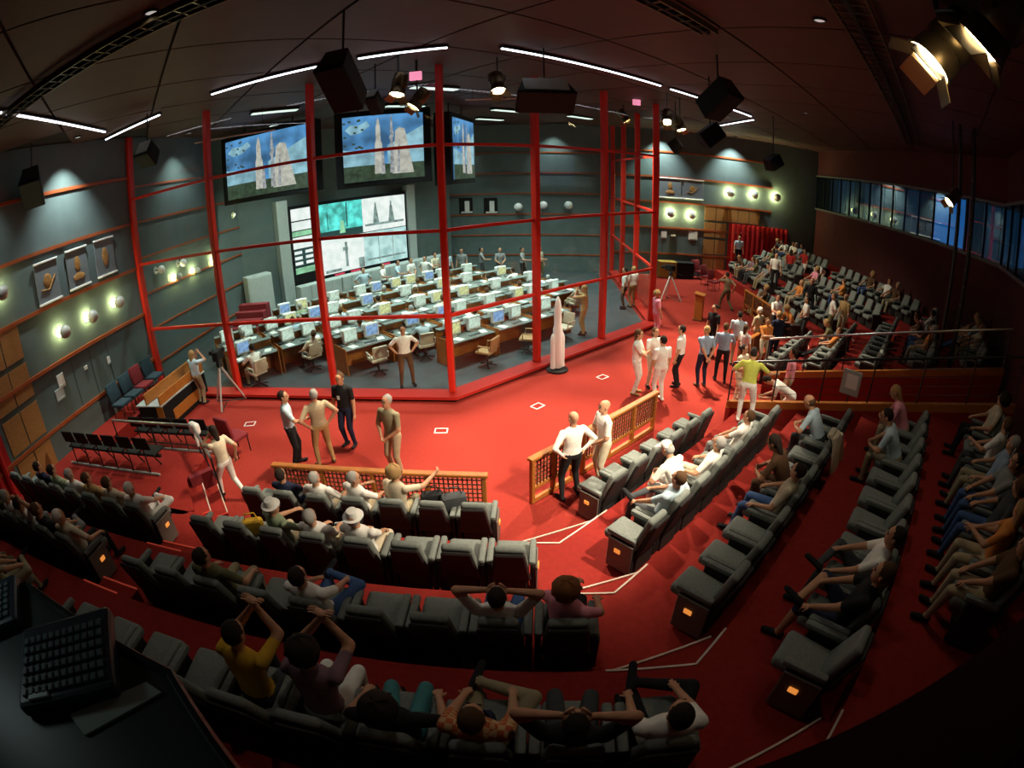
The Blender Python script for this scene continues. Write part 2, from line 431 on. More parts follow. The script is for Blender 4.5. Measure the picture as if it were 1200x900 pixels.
# wall washers (recessed downlights above side walls; last two added to brighten doors, panels)
for n, (tf, y, pw) in enumerate(((ident, 9.3, 650), (ident, 14.5, 220), (mir, 9.6, 900), (mir, 15.2, 220), (mir, 20.3, 130), (mir, 5.6, 900), (ident, 6.0, 220))):
    a = tf(Vector((XW(y) + 0.75, y))); b = tf(Vector((XW(y) + 0.05, y)))
    t = thing('ceiling_downlight', ['round recessed downlight above the pictures on the left wall', 'round recessed downlight above the left wall behind the glass', 'round recessed downlight above the pictures on the far wall', 'round recessed downlight above the far wall behind the glass, nearest the corner post', 'round recessed downlight above the far wall behind the glass, deepest in the control room', 'round downlight added to brighten the far red doors', 'round downlight added to brighten the ochre panels of the left wall'][n], 'downlight', (a.x, a.y, CEIL - 0.06), 0, 'recessed wall downlights')
    obj('bezel', MB().lathe([(0.13, 0.0), (0.13, -0.02), (0.10, -0.02), (0.095, 0.02)], n=18), M_dark, t, smooth=True)
    obj('lamp', MB().lathe([(0.005, -0.008), (0.09, -0.005)], n=18), mat('downlight_glow', (1, 1, 1), emit=(0.85, 0.95, 0.95), es=0.35), t)
    spot('downlight_beam', (a.x, a.y, CEIL - 0.10), (b.x, b.y, 3.2), pw * 1.5, 88, (0.85, 0.97, 0.95), 1.0, 0.05)
# fluorescent troffers lighting the control room
k = 0
for (s, d) in ((-3, -2.2), (1.5, -2.2), (-6.5, -5.4), (-2, -5.4), (2.5, -5.4), (-5, -8.6), (-0.5, -8.6), (4, -8.2), (6.3, -5.0)):
    p = RF(s, d); k += 1
    t = thing('control_room_lamp', 'flat fluorescent ceiling lamp over the control desks, %s counted from the glass corner' % ORD[k], 'ceiling lamp', (p.x, p.y, CEIL - 0.12), math.atan2(TT.y, TT.x), 'fluorescent lamps over the control room')
    obj('housing', MB().rbox((0, 0, 0.02), (1.5, 0.32, 0.08), 0.01, seg=1), M_dark, t)
    obj('diffuser', MB().box((0, 0, -0.03), (1.42, 0.26, 0.02)), mat('fluorescent_tube', (1, 1, 1), emit=(0.80, 1.0, 0.92), es=1.0), t)
    area('fluorescent_light', (p.x, p.y, CEIL - 0.17), (p.x, p.y, 0), 175, 1.4, 0.3, (0.82, 1.0, 0.93))
# weak fill downlights added to brighten the stalls; no fixtures known there
for n, (x, y, pw) in enumerate(((-4.0, 4.8, 150), (-8.5, 6.8, 140), (4.2, 6.0, 120), (9.0, 14.0, 280), (11.0, 19.5, 480), (0.2, 3.9, 90))):
    t = thing('fill_downlight', ['small added fill downlight above the near stalls', 'small added fill downlight above the black chairs at the left', 'small added fill downlight above the right-hand seats', 'small added fill downlight above the far seats past the passage', 'small added fill downlight above the far grey seats', 'small added fill downlight above the closest rows'][n], 'downlight', (x, y, CEIL - 0.06), 0, 'added fill downlights')
    obj('bezel', MB().lathe([(0.11, 0.0), (0.11, -0.02), (0.085, -0.02), (0.08, 0.02)], n=16), M_dark, t, smooth=True)
    obj('lamp', MB().lathe([(0.005, -0.008), (0.08, -0.005)], n=16), MATS['downlight_glow'], t)
    spot('fill_beam', (x, y, CEIL - 0.10), (x, y, 0), pw, 110, (1, 0.9, 0.76), 0.9, 0.15)

# white light strips on the ceiling
STR = [((0, 131), (123, 154), 'at the far left edge above the left wall'), ((124, 163), (187, 134), 'meeting the left wall above the wall pictures'),
       ((248, 110), (373, 77), 'above the left hanging picture screen'), ((420, 68), (524, 55), 'left of the ceiling corner, above the pink sign'),
       ((588, 56), (774, 100), 'long one running right from the ceiling corner'), ((786, 104), (880, 136), 'ending beside the tilted loudspeaker'),
       ((883, 140), (838, 148), 'short one behind the tilted loudspeaker')]
for a, b, w in STR:
    p, q = G(*a, CEIL - 0.10), G(*b, CEIL - 0.10); c = (p + q) / 2; L = (q - p).length
    t = thing('light_strip', 'thin white ceiling light strip ' + w, 'light strip', c, math.atan2(q.y - p.y, q.x - p.x), 'ceiling light strips')
    obj('channel', MB().box((0, 0, 0.02), (L + 0.06, 0.10, 0.05)), M_dark, t)
    obj('tube', MB().box((0, 0, -0.015), (L, 0.05, 0.03)), M_led, t)
# control-room light strips and rods
for (a, b, w) in (((487, 97), (568, 101), 'pale rod seen through the glass right of the pink sign'), ((545, 117), (605, 123), 'pale rod behind the glass under the bright spotlight'), ((228, 168), (322, 143), 'pale rod above the left picture screen')):
    p, q = GD(*a, 15.0), GD(*b, 15.0); q.z = p.z
    t = thing('hanging_rod', 'thin ' + w, 'rod', p, 0)
    obj('bar', MB().tube([(0, 0, 0), q - p], 0.025, 6), M_alu, t)
    for f in (0.15, 0.85): obj('cable', MB().tube([(q - p) * f, (q - p) * f + Vector((0, 0, CEIL - p.z))], 0.006, 5), M_dark, t)
# cable trays
def tray(p, q, w, label):
    p, q = Vector(p), Vector(q); c = (p + q) / 2; L = (q - p).length
    t = thing('cable_tray', label, 'cable tray', (c.x, c.y, CEIL - 0.16), math.atan2(q.y - p.y, q.x - p.x))
    for s in (-1, 1): obj('side_rail', MB().box((0, s * w / 2, 0), (L, 0.025, 0.10)), M_brass, t)
    n = int(L / 0.28)
    rm = MB().box((0, 0, 0), (0.03, w, 0.02)).mesh('rung', M_brass)
    for i in range(min(n, 60)): link('rung', rm, t, (-L / 2 + (i + 0.5) * L / n, 0, -0.03))
    obj('cable_bundle', MB().tube([(-L / 2, 0.03, 0.0), (L / 2, 0.03, 0.0)], 0.05, 6), M_black, t)
tray(CF(-9.3, 6.75)[:], CF(3.0, 6.75)[:], 0.34, 'ladder cable tray crossing the upper left of the ceiling')
tray(RF(-7.6, 8.55)[:], RF(8.0, 8.55)[:], 0.5, 'broad ladder cable tray running to the blue windows at the upper right')
tray(RF(-6.6, 6.0)[:], RF(-3.6, 6.0)[:], 0.28, 'short ladder cable tray at the top edge, right of centre')

# ------------------------------------------------------------------ auditorium seats
def seat_proto():
    t = thing('auditorium_seat', 'grey auditorium seat', 'seat')
    obj('seat_cushion', MB().rbox((0, 0.06, 0.415), (0.43, 0.52, 0.14), 0.05, rx=R(4), seg=3), M_fabric, t, smooth=True)
    tilt = math.atan2(0.16, 0.52)
    obj('backrest', MB().rbox((0, -0.275, 0.675), (0.45, 0.11, 0.58), 0.045, rx=tilt, scale_top=(0.80, 0.9), seg=3), M_fabric, t, smooth=True)
    obj('back_shell', MB().rbox((0, -0.345, 0.615), (0.50, 0.055, 0.60), 0.02, rx=tilt, scale_top=(0.70, 0.8), seg=1), M_shell, t)
    obj('base', MB().rbox((0, -0.08, 0.18), (0.40, 0.36, 0.36), 0.015, seg=1), M_shell, t)
    for s in (-1, 1):
        a = obj('armrest', MB().rbox((s * 0.258, -0.02, 0.585), (0.085, 0.46, 0.075), 0.03, seg=2), M_fabric, t, smooth=True)
        obj('armrest_panel', MB().rbox((s * 0.262, -0.05, 0.295), (0.06, 0.40, 0.52), 0.012, seg=1), M_shell, a)
    return t
SEAT = Proto(seat_proto())
PITCHS = 0.607
SEATS = {}          # key -> (world xy, floor z, facing)
TZ = [0.0, 0.45, 0.90, 1.35, 1.80]
DT_C = [5.6, 7.02, 8.50, 10.0, 11.45]; DT_R = [5.75, 7.12, 8.58, 10.03, 11.5]
for k in range(5):
    nC = 7 + k
    for i in range(nC):
        SEATS[('C', k + 1, i + 1)] = (CF(1.24 + 0.61 * k - i * 0.612, DT_C[k] - 0.36), TZ[k], A_C)
    if k >= 1:
        for i in range(8): SEATS[('L', k + 1, i + 1)] = (CF(-3.95 - 0.1 * (k - 1) - i * 0.612, DT_C[k] - 0.36), TZ[k], A_C)
    nR = [6, 8, 9, 10, 10][k]; s1 = [-5.4, -6.42, -7.12, -7.75, -7.75][k]
    for i in range(nR): SEATS[('R', k + 1, i + 1)] = (RF(s1 + i * 0.6, DT_R[k] - 0.36), TZ[k], A_R)
for (b, k, i), (p, z, a) in list(SEATS.items()):
    SEATS[({'C': 'F', 'L': 'G', 'R': 'Q'}[b], k, i)] = (mir(p), z, mirang(a))
BLK = {'C': ('the near block', 'the stepped aisle'), 'L': ('the left edge block', 'the left steps'), 'R': ('the right-hand block', 'the stepped aisle'),
       'F': ('the far grey block', 'the far aisle'), 'G': ('the farthest block', 'the far steps'), 'Q': ('the block past the passage', 'the far aisle')}
ROWN = ['', 'front row', 'second row', 'third row', 'fourth row', 'fifth row']
def seatpos(k):
    b, r, i = k; return '%s of %s, %s from %s' % (ROWN[r], BLK[b][0], ORD[i], BLK[b][1])
HEADS = {}
def wall_gap(p):                        # distance to the right-hand window wall
    t = (WB - WA).normalized(); return abs((p - WA).dot(Vector((t.y, -t.x))))
for k in list(SEATS):
    p, z, a = SEATS[k]
    if not (seen((p.x, p.y, z + 0.6), 45)) or p.y < 0.15 or wall_gap(p) < 0.7 or (k[0] == 'L' and k[1] == 5) or (k[0] == 'R' and k[1] == 5 and k[2] <= 2) or (k[0] == 'C' and k[1] == 5) or (k[0] == 'C' and k[1] == 5 and k[2] > 9): del SEATS[k]; continue
    if p.x < XW(p.y) + 0.35 or mir(p).x < XW(mir(p).y) + 0.35 or (k[0] in 'FG' and k[1] == 5): del SEATS[k]; continue
    f = Vector((math.cos(a), math.sin(a))); h = p - f * 0.22; HEADS[k] = proj((h.x, h.y, z + 1.18))
    o = SEAT.put((p.x, p.y, z), rzf(a), 'grey seat, ' + seatpos(k), 'auditorium seats')
    SEATS[k] = (p, z, a, o)
# aisle-end lamps on the first seats of the rows along the stepped aisle
lampm = MB().rbox((0, 0, 0), (0.02, 0.10, 0.07), 0.008, seg=1).mesh('aisle_lamp', M_amber)
endm = MB().rbox((0, 0, 0), (0.025, 0.40, 0.50), 0.01, seg=1).mesh('end_panel', mat('seat_end_panel', (0.16, 0.13, 0.11), 0.6))
for k, v in SEATS.items():
    if k[2] == 1 and k[0] in 'RC':
        s = -1 if k[0] == 'R' else 1
        link('end_panel', endm, v[3], (s * 0.31, -0.05, 0.28)); link('aisle_lamp', lampm, v[3], (s * 0.33, -0.02, 0.36))
    if k[2] == 1 and k[0] == 'L':
        link('end_panel', endm, v[3], (0.31, -0.05, 0.28)); link('aisle_lamp', lampm, v[3], (0.33, -0.02, 0.36))

# ------------------------------------------------------------------ steps with pale edges in the aisles
def nosing(par, pts, z, m=M_nose, w=0.022):
    for a, b in zip(pts[:-1], pts[1:]):
        a, b = Vector(a), Vector(b); c = (a + b) / 2
        obj('step_edge', MB().box((c.x, c.y, z + 0.006), ((b - a).length, w, 0.016), rz=math.atan2(b.y - a.y, b.x - a.x)), m, par)
for k in range(4):
    d, z = TIERS[k]; z0 = TIERS[k - 1][1] if k else 0.0
    aL = CF(1.24 + 0.61 * k + 0.36, d); mt = miter(d); aR = RF([-5.4, -6.42, -7.12, -7.75][k] - 0.36, d)
    b1 = CF(1.24 + 0.61 * k + 0.36, d - 0.12); b2 = RF([-5.4, -6.42, -7.12, -7.75][k] - 0.36, d - 0.12)
    for side, tf in (('near', ident), ('far', mir)):
        q = [tuple(tf(p)) for p in (b1, b2, aR, mt, aL)]
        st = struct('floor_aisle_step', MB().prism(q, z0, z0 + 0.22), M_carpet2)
        nosing(st, q[:2], z0 + 0.225); nosing(st, [q[0], q[4]], z0 + 0.225)
        if side == 'near': nosing(st, q[2:5], z + 0.0)
# left aisle steps between the near and the left edge block
for k in range(1, 4):
    d, z = TIERS[k]; z0 = TIERS[k - 1][1]
    for tf in (ident, mir):
        q = [tuple(tf(CF(a, dd))) for a, dd in ((-3.6, d - 0.34), (-2.85, d - 0.34), (-2.85, d), (-3.6, d))]
        st = struct('floor_aisle_step', MB().prism(q, z0, z0 + 0.22), M_carpet2)
        nosing(st, q[:2], z0 + 0.225, M_redlamp); nosing(st, q[2:4], z + 0.0, M_redlamp)

# raised side platform at the left wall with stairs, mirrored on the far side
for tf in (ident,):
    pl = [tf(Vector(p)) for p in ((-11.05, 5.6), (-5.75, 5.85), (-5.61, 6.02), (-6.31, 6.89), (-6.31, 7.9), (-9.95, 8.1), (-9.95, 12.1), (-10.9, 12.1))]
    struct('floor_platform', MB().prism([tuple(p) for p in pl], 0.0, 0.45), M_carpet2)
    e0, e1 = Vector((-6.31, 6.89)), Vector((-5.61, 6.02)); n = Vector((0.78, 0.62)).normalized()
    for i, z in enumerate((0.30, 0.15)):
        q = [tuple(tf(p)) for p in (e0 + n * 0.3 * i, e1 + n * 0.3 * i, e1 + n * 0.3 * (i + 1), e0 + n * 0.3 * (i + 1))]
        st = struct('floor_stair_step', MB().prism(q, 0.0, z), M_carpet2); nosing(st, q[2:4], z)
        nosing(st, q[1:3], z, M_redlamp)

struct('wall_stair_side', MB().prism([(-6.32, 6.97), (-5.97, 7.37), (-5.85, 7.27), (-6.2, 6.87)], 0.0, 0.5), M_maroon)
# sunken passage through the right-hand seats: parapets with wooden caps
for side, s0, tf in (('near', PN, ident), ('far', -PF, mir)):
    a0, a1 = tf(RF(s0, 5.55)), tf(RF(s0 , 12.0)); b0, b1 = tf(RF(s0 + 0.14, 5.55)), tf(RF(s0 + 0.14, 12.0))
    zt = (0.42, 2.42) if side == 'near' else (0.42, 2.46)
    poly = [tuple(a0), tuple(a1), tuple(b1), tuple(b0)]; zz = [zt[0], zt[1], zt[1], zt[0]]
    ar = sum(poly[i][0] * poly[(i + 1) % 4][1] - poly[(i + 1) % 4][0] * poly[i][1] for i in range(4))
    if ar < 0: poly = poly[::-1]; zz = zz[::-1]
    w = struct('wall_passage_' + side, MB().prism(poly, 0, zz), M_carpet2)
    obj('wooden_cap', MB().prism([tuple(Vector(p) + (Vector(p) - Vector(poly[(i + (1 if i in (0, 2) else -1)) % 4])) * 0.0) for i, p in enumerate(poly)], zz, [z + 0.16 for z in zz]), M_wood, w)
    # railing on the parapet
    rl = thing('passage_railing', 'black tube railing with thin wires on the %s side of the sunken passage' % side, 'railing', (a0.x, a0.y, zt[0] + 0.16))
    L = (a1 - a0).length; dirv = Vector((a1.x - a0.x, a1.y - a0.y, zt[1] - zt[0])); mid = (b0 - a0) * 0.5; off = Vector((mid.x, mid.y, 0))
    h = 0.92
    obj('handrail', MB().tube([off + Vector((0, 0, h)), off + dirv * 0.35 + Vector((0, 0, h)), off + dirv + Vector((0, 0, h))], 0.028, 8), M_steel if side == 'far' else M_dark, rl, smooth=True)
    for i in range(7):
        p = off + dirv * (i / 6.05); obj('post', MB().tube([p, p + Vector((0, 0, h))], 0.018, 6), M_dark, rl)
    for j in range(4):
        obj('wire', MB().tube([off + Vector((0, 0, 0.17 + j * 0.18)), off + dirv + Vector((0, 0, 0.17 + j * 0.18))], 0.006, 5), M_dark, rl)

# wooden balustrades in front of the first rows
def balustrade(a, b, label, slats=True, gap=True):
    a, b = Vector(a), Vector(b); t = (b - a).normalized(); L = (b - a).length
    r = thing('balustrade', label, 'balustrade', (a.x, a.y, 0), math.atan2(t.y, t.x))
    obj('top_rail', MB().rbox((L / 2, 0, 0.90), (L + 0.06, 0.13, 0.055), 0.012, seg=1), M_wood, r)
    obj('middle_rail', MB().box((L / 2, 0, 0.30), (L, 0.06, 0.05)), M_wood, r)
    obj('bottom_rail', MB().box((L / 2, 0, 0.05), (L, 0.06, 0.08)), M_wood, r)
    n = max(2, round(L / 0.95))
    for i in range(n + 1): obj('post', MB().rbox((0.04 + (L - 0.08) * i / n, 0, 0.435), (0.075, 0.085, 0.87), 0.01, seg=1), M_wood, r)
    sm = MB().box((0, 0, 0), (0.022, 0.02, 0.55)).mesh('slat', M_woodd); hm = MB().box((0, 0, 0), (L - 0.1, 0.014, 0.022)).mesh('lattice_bar', M_woodd)
    k = int(L / 0.075)
    for i in range(1, k): link('slat', sm, r, (L * i / k, 0, 0.60))
    for j in range(6): link('lattice_bar', hm, r, (L / 2, 0.012, 0.37 + j * 0.085))
    return r
balustrade((-4.16, 6.92), (-0.43, 6.68), 'latticed wooden balustrade in front of the near seats')
p1, p2, p3, p4 = RF(-6.05, 4.45), RF(-4.95, 4.45), RF(-4.75, 4.45), RF(-2.3, 4.45)
balustrade(p1, p2, 'short wooden balustrade beside the black-trousered man with hands on hips')
balustrade(p3, p4, 'long honey-coloured wooden balustrade in front of the empty right-hand seats')
balustrade(mir((-0.43, 6.68)), mir((-4.16, 6.92)), 'distant wooden balustrade before the far grey seats')
balustrade(mir(p4), mir(p1), 'distant wooden balustrade seen end-on beyond the passage mouth')

# ------------------------------------------------------------------ people: continuous bodies
V = Vector
def ring_loft(mb, rings, seg=14, mi=0):
    vs, fs = [], []
    for (c, ax, ay) in rings:
        for k in range(seg):
            t = 2 * PI * k / seg; vs.append(c + ax * math.cos(t) + ay * math.sin(t))
    n = len(rings)
    for i in range(n - 1):
        for k in range(seg): fs.append((i * seg + k, i * seg + (k + 1) % seg, (i + 1) * seg + (k + 1) % seg, (i + 1) * seg + k))
    fs.append(tuple(range(seg))[::-1]); fs.append(tuple((n - 1) * seg + k for k in range(seg)))
    mb.add(vs, fs, mi)
def capsule(mb, a, b, ra, rb, flat=1.0, nrm=None, seg=12):
    d = (b - a).normalized(); n = nrm if nrm is not None else V((1, 0, 0))
    x = n - d * n.dot(d)
    if x.length < 0.1: x = V((0, 1, 0)) - d * d.y
    x.normalize(); y = d.cross(x)
    rings = []
    for i in range(4):
        t = (i + 0.15) / 4 * PI / 2; rings.append((a - d * ra * math.cos(t), x * ra * math.sin(t), y * ra * flat * math.sin(t)))
    for f in (0.0, 0.5, 1.0): r = ra + (rb - ra) * f; rings.append((a + (b - a) * f, x * r, y * r * flat))
    for i in range(3, -1, -1):
        t = (i + 0.15) / 4 * PI / 2; rings.append((b + d * rb * math.cos(t), x * rb * math.sin(t), y * rb * flat * math.sin(t)))
    ring_loft(mb, rings, seg)
def ik(a, b, l1, l2, hint):
    d = b - a; L = min(d.length, (l1 + l2) * 0.995); d = d.normalized(); b2 = a + d * L
    x = (l1 * l1 - l2 * l2 + L * L) / (2 * L); h = math.sqrt(max(0.0, l1 * l1 - x * x))
    n = hint - d * hint.dot(d)
    if n.length < 1e-4: n = V((0, 1, 0))
    return a + d * x + n.normalized() * h, b2
BODIES = {}
def make_body(name, pel=(0, 0, 0.955), lean=0, side=0, twist=0, head=(0, 0), lh=None, rh=None, lel=None, rel=None, la=None, ra=None, lk=None, rk=None, vox=0.017, foot=(0, 0), palm=None):
    mb = MB(); P = V(pel); segs = []                 # segs: (a, b, ra, rb, tag)
    B = Matrix.Rotation(R(side), 3, 'Y') @ Matrix.Rotation(R(-lean), 3, 'X')
    T = Matrix.Rotation(R(twist), 3, 'Z')
    U = B @ V((0, 0, 1)); X = B @ T @ V((1, 0, 0)); Fw = B @ T @ V((0, 1, 0)); X0 = B @ V((1, 0, 0)); F0_ = B @ V((0, 1, 0))
    prof = [(-0.11, 0.06, 0.06), (-0.09, 0.12, 0.09), (-0.02, 0.165, 0.115), (0.06, 0.158, 0.112), (0.15, 0.148, 0.108), (0.27, 0.165, 0.118), (0.38, 0.185, 0.112), (0.45, 0.175, 0.092), (0.49, 0.12, 0.07), (0.505, 0.06, 0.05)]
    rings = []
    for t, w, d in prof:
        f = min(1, max(0, t / 0.4)); ax = X0.lerp(X, f).normalized(); ay = F0_.lerp(Fw, f).normalized()
        rings.append((P + U * t, ax * w, ay * d))
    ring_loft(mb, rings, 18)
    segs += [(P - U * 0.10, P + U * 0.0, 0.15, 0.15, 2), (P + U * 0.06, P + U * 0.30, 0.15, 0.16, 1), (P + U * 0.30, P + U * 0.42, 0.15, 0.13, 1)]
    # head and neck
    hm = B @ T @ Matrix.Rotation(R(-head[0]), 3, 'Z') @ Matrix.Rotation(R(-head[1]), 3, 'X')
    nb = P + U * 0.47; hc = nb + U * 0.085 + hm @ V((0, 0.02, 0.105))
    capsule(mb, nb, hc - hm @ V((0, 0.015, 0.06)), 0.058, 0.052); segs.append((nb + U * 0.035, hc, 0.065, 0.09, 0))
    hr = []
    for z, w, dy, yo in ((-0.118, 0.025, 0.03, 0.035), (-0.10, 0.048, 0.058, 0.025), (-0.06, 0.063, 0.082, 0.01), (0.0, 0.073, 0.094, 0.0), (0.05, 0.074, 0.096, -0.004), (0.09, 0.06, 0.078, -0.006), (0.112, 0.035, 0.045, -0.006), (0.12, 0.01, 0.012, -0.006)):
        hr.append((hc + hm @ V((0, yo, z)), hm @ V((w, 0, 0)), hm @ V((0, dy, 0))))
    ring_loft(mb, hr, 16)
    HANDS = []
    for sgn, tgt, hint in ((-1, lh, lel), (1, rh, rel)):
        sh = P + U * 0.43 + X * (0.185 * sgn)
        tgt = V(tgt) if tgt is not None else sh + X * (0.07 * sgn) + V((0, 0.05, -0.53)) + Fw * 0.02
        hint = V(hint) if hint is not None else V((0.35 * sgn, -1, -0.2))
        el, wr = ik(sh, tgt, 0.285, 0.255, hint)
        capsule(mb, sh, el, 0.062, 0.046); capsule(mb, el, wr, 0.044, 0.03)
        sleeve = sh + (el - sh) * 0.72
        segs += [(sh, sleeve, 0.06, 0.05, 1), (sleeve + (el - sleeve) * 0.3, wr, 0.045, 0.03, 4)]
        d = (wr - el).normalized(); nrm = X * (-sgn)
        if palm: nrm = V(palm)
        nrm = (nrm - d * nrm.dot(d)).normalized()
        pe = wr + d * 0.085; wide = d.cross(nrm)
        capsule(mb, wr + d * 0.02, pe, 0.036, 0.042, 0.45, wide); segs.append((wr + d * 0.03, pe, 0.03, 0.03, 0))
        HANDS.append((pe, d, nrm, wide, sgn))
    for sgn, tgt, hint, fa in ((-1, la, lk, foot[0]), (1, ra, rk, foot[1])):
        hp = P + X0 * (0.092 * sgn) - U * 0.04
        tgt = V(tgt) if tgt is not None else V((0.10 * sgn, 0.0, 0.085))
        hint = V(hint) if hint is not None else V((0.1 * sgn, 1, 0.15))
        kn, an = ik(hp, tgt, 0.43, 0.42, hint)
        capsule(mb, hp, kn, 0.092, 0.064); capsule(mb, kn, an, 0.062, 0.042)
        segs += [(hp, kn, 0.09, 0.06, 2), (kn + (an - kn) * 0.12, an, 0.06, 0.04, 5)]
        fd = V((math.sin(R(10 * sgn + fa)), math.cos(R(10 * sgn + fa)), 0))
        sk = (an - kn).normalized()
        if sk.z > -0.6: fd = (fd - sk * fd.dot(sk) * 0.8); fd = V((fd.x, fd.y, fd.z + 0.25)).normalized() if fd.length > 0.2 else V((0, 0, 1))
        heel = an + sk * 0.035 - fd * 0.04; toe = an + sk * 0.045 + fd * 0.15
        capsule(mb, heel, toe, 0.042, 0.036, 0.9); segs.append((heel + sk * 0.01, toe, 0.042, 0.036, 3))
    me0 = mb.mesh('tmp', M_white); o = bpy.data.objects.new('tmp', me0); COL.objects.link(o)
    m = o.modifiers.new('r', 'REMESH'); m.mode = 'VOXEL'; m.voxel_size = vox
    m = o.modifiers.new('s', 'SMOOTH'); m.factor = 0.5; m.iterations = 3
    dg = bpy.context.evaluated_depsgraph_get(); ev = o.evaluated_get(dg).to_mesh()
    nv, nf = len(ev.vertices), len(ev.polygons)
    co = np.empty(nv * 3); ev.vertices.foreach_get('co', co); co = co.reshape(-1, 3)
    faces = [tuple(p.vertices) for p in ev.polygons]
    cen = np.empty(nf * 3); ev.polygons.foreach_get('center', cen); cen = cen.reshape(-1, 3)
    best = np.full(nf, 1e9); tg = np.zeros(nf, int)
    for a, b, r0, r1, tagi in segs:
        a_, b_ = np.array(a), np.array(b); ab = b_ - a_; t = np.clip(((cen - a_) @ ab) / (ab @ ab + 1e-9), 0, 1)
        ds = np.linalg.norm(cen - (a_ + t[:, None] * ab), axis=1) - (r0 + (r1 - r0) * t)
        w = ds < best; best[w] = ds[w]; tg[w] = tagi
    o.evaluated_get(dg).to_mesh_clear(); bpy.data.objects.remove(o); bpy.data.meshes.remove(me0)
    out = MB(); out.v = [tuple(c) for c in co]; out.f = faces; out.m = [int(t) for t in tg]
    for pe, d, nrm, wide, sgn in HANDS:               # four fingers and a thumb, curled a little
        for j, (off, ln) in enumerate(((-0.030, 0.068), (-0.010, 0.078), (0.010, 0.073), (0.029, 0.056))):
            a = pe + wide * off * sgn; b = a + d * (ln * 0.55) + nrm * 0.012; c = b + d * (ln * 0.30) + nrm * 0.034
            out.tube([a - d * 0.02, a + d * 0.012, b, c], [0.0095, 0.0095, 0.0085, 0.0065], 5, 0)
        a = pe - d * 0.05 - wide * (0.034 * sgn); b = a - wide * (0.022 * sgn) + d * 0.032 + nrm * 0.012; c = b + d * 0.028 + nrm * 0.018
        out.tube([a + wide * 0.012 * sgn, a, b, c], [0.011, 0.011, 0.010, 0.007], 5, 0)
    q4 = Matrix.Translation(hc) @ hm.to_4x4()
    for sgn in (-1, 1):                                # eyes, brows, ears
        out.sphere(q4 @ V((0.03 * sgn, 0.084, 0.004)), 0.0105, 6, 6)
        b = MB().box((0.031 * sgn, 0.092, 0.026), (0.03, 0.008, 0.006)); out.add([q4 @ V(v) for v in b.v], b.f, 6)
        e = MB().sphere((0, 0, 0), 0.03, 8, 0, (0.35, 0.7, 1.1)); out.add([q4 @ (V(v) + V((0.075 * sgn, -0.005, -0.005))) for v in e.v], e.f, 0)
    nz = [V((0, 0.095, 0.015)), V((-0.015, 0.09, -0.028)), V((0.015, 0.09, -0.028)), V((0, 0.118, -0.024)), V((0, 0.085, -0.034))]
    out.add([q4 @ v for v in nz], [(0, 1, 3), (0, 3, 2), (1, 4, 3), (3, 4, 2)], 0)
    b = MB().box((0, 0.083, -0.055), (0.042, 0.012, 0.009)); out.add([q4 @ V(v) for v in b.v], b.f, 7)
    me = out.mesh('person_' + name, [M_white] * 8); me.polygons.foreach_set('use_smooth', [True] * len(out.f)); me.update()
    BODIES[name] = (me, q4); return me
HAIRS = {}
def make_hair():
    def noisy(mb, amp):
        rnd = random.Random(3); mb.v = [tuple(V(v) * (1 + rnd.uniform(-amp, amp))) for v in mb.v]; return mb
    def cap(r, c, cut=None):
        b = MB().sphere(c, 1.0, 18, 0, r); return b
    HAIRS['short'] = noisy(cap((0.081, 0.097, 0.112), (0, -0.018, 0.026)), 0.012)
    b = cap((0.083, 0.10, 0.116), (0, -0.02, 0.026)); capsule(b, V((0, -0.075, -0.02)), V((0, -0.085, -0.17)), 0.075, 0.05, 0.5, V((1, 0, 0))); HAIRS['long'] = noisy(b, 0.012)
    HAIRS['curly'] = noisy(cap((0.125, 0.125, 0.135), (0, -0.035, 0.03)), 0.07)
    b = cap((0.080, 0.09, 0.085), (0, -0.026, -0.005)); HAIRS['thin'] = noisy(b, 0.01)
    b = MB().lathe([(0.125, 0.03), (0.13, 0.036), (0.088, 0.045), (0.083, 0.09), (0.065, 0.125), (0.02, 0.138)], n=18); HAIRS['hat'] = b
    b = MB().lathe([(0.086, 0.035), (0.087, 0.06), (0.075, 0.105), (0.04, 0.13), (0.005, 0.134)], n=18); b.rbox((0, 0.125, 0.04), (0.13, 0.12, 0.012), 0.005, seg=1); HAIRS['cap'] = b
    for k in HAIRS: HAIRS[k] = HAIRS[k].mesh('hair_' + k, [M_white], smooth=True)
make_hair()
# poses -- standing
make_body('stand')
make_body('hips', lh=(-0.21, -0.03, 0.99), rh=(0.21, -0.03, 0.99), lel=(-1, -0.4, 0), rel=(1, -0.4, 0), la=(-0.16, 0, 0.085), ra=(0.16, 0.03, 0.085), head=(0, -8))
make_body('behind', lh=(-0.03, -0.17, 0.90), rh=(0.05, -0.18, 0.92), lel=(-1, -0.4, 0), rel=(1, -0.4, 0), palm=(0, -1, 0))
make_body('crossed', lh=(0.09, 0.22, 1.13), rh=(-0.09, 0.24, 1.16), lel=(-1, -0.1, -0.6), rel=(1, -0.1, -0.6))
make_body('talk', rh=(0.16, 0.36, 1.13), rel=(1, -0.3, -0.8), la=(-0.13, 0.05, 0.085), ra=(0.12, -0.08, 0.085), head=(12, -6))
make_body('front', lh=(-0.07, 0.20, 0.96), rh=(0.07, 0.21, 0.96), lel=(-1, -0.4, -0.2), rel=(1, -0.4, -0.2), head=(0, -14), lean=4)
make_body('photo', lh=(-0.07, 0.25, 1.55), rh=(0.09, 0.25, 1.56), lel=(-0.7, 0.2, -1), rel=(0.7, 0.2, -1), palm=(0, 0, 1))
make_body('walk', pel=(0, 0, 0.91), lean=5, la=(-0.08, 0.30, 0.09), ra=(0.09, -0.30, 0.14), lh=(-0.05, 0.20, 1.47), lel=(-0.8, 0.3, -1), rh=(0.26, -0.10, 0.92))
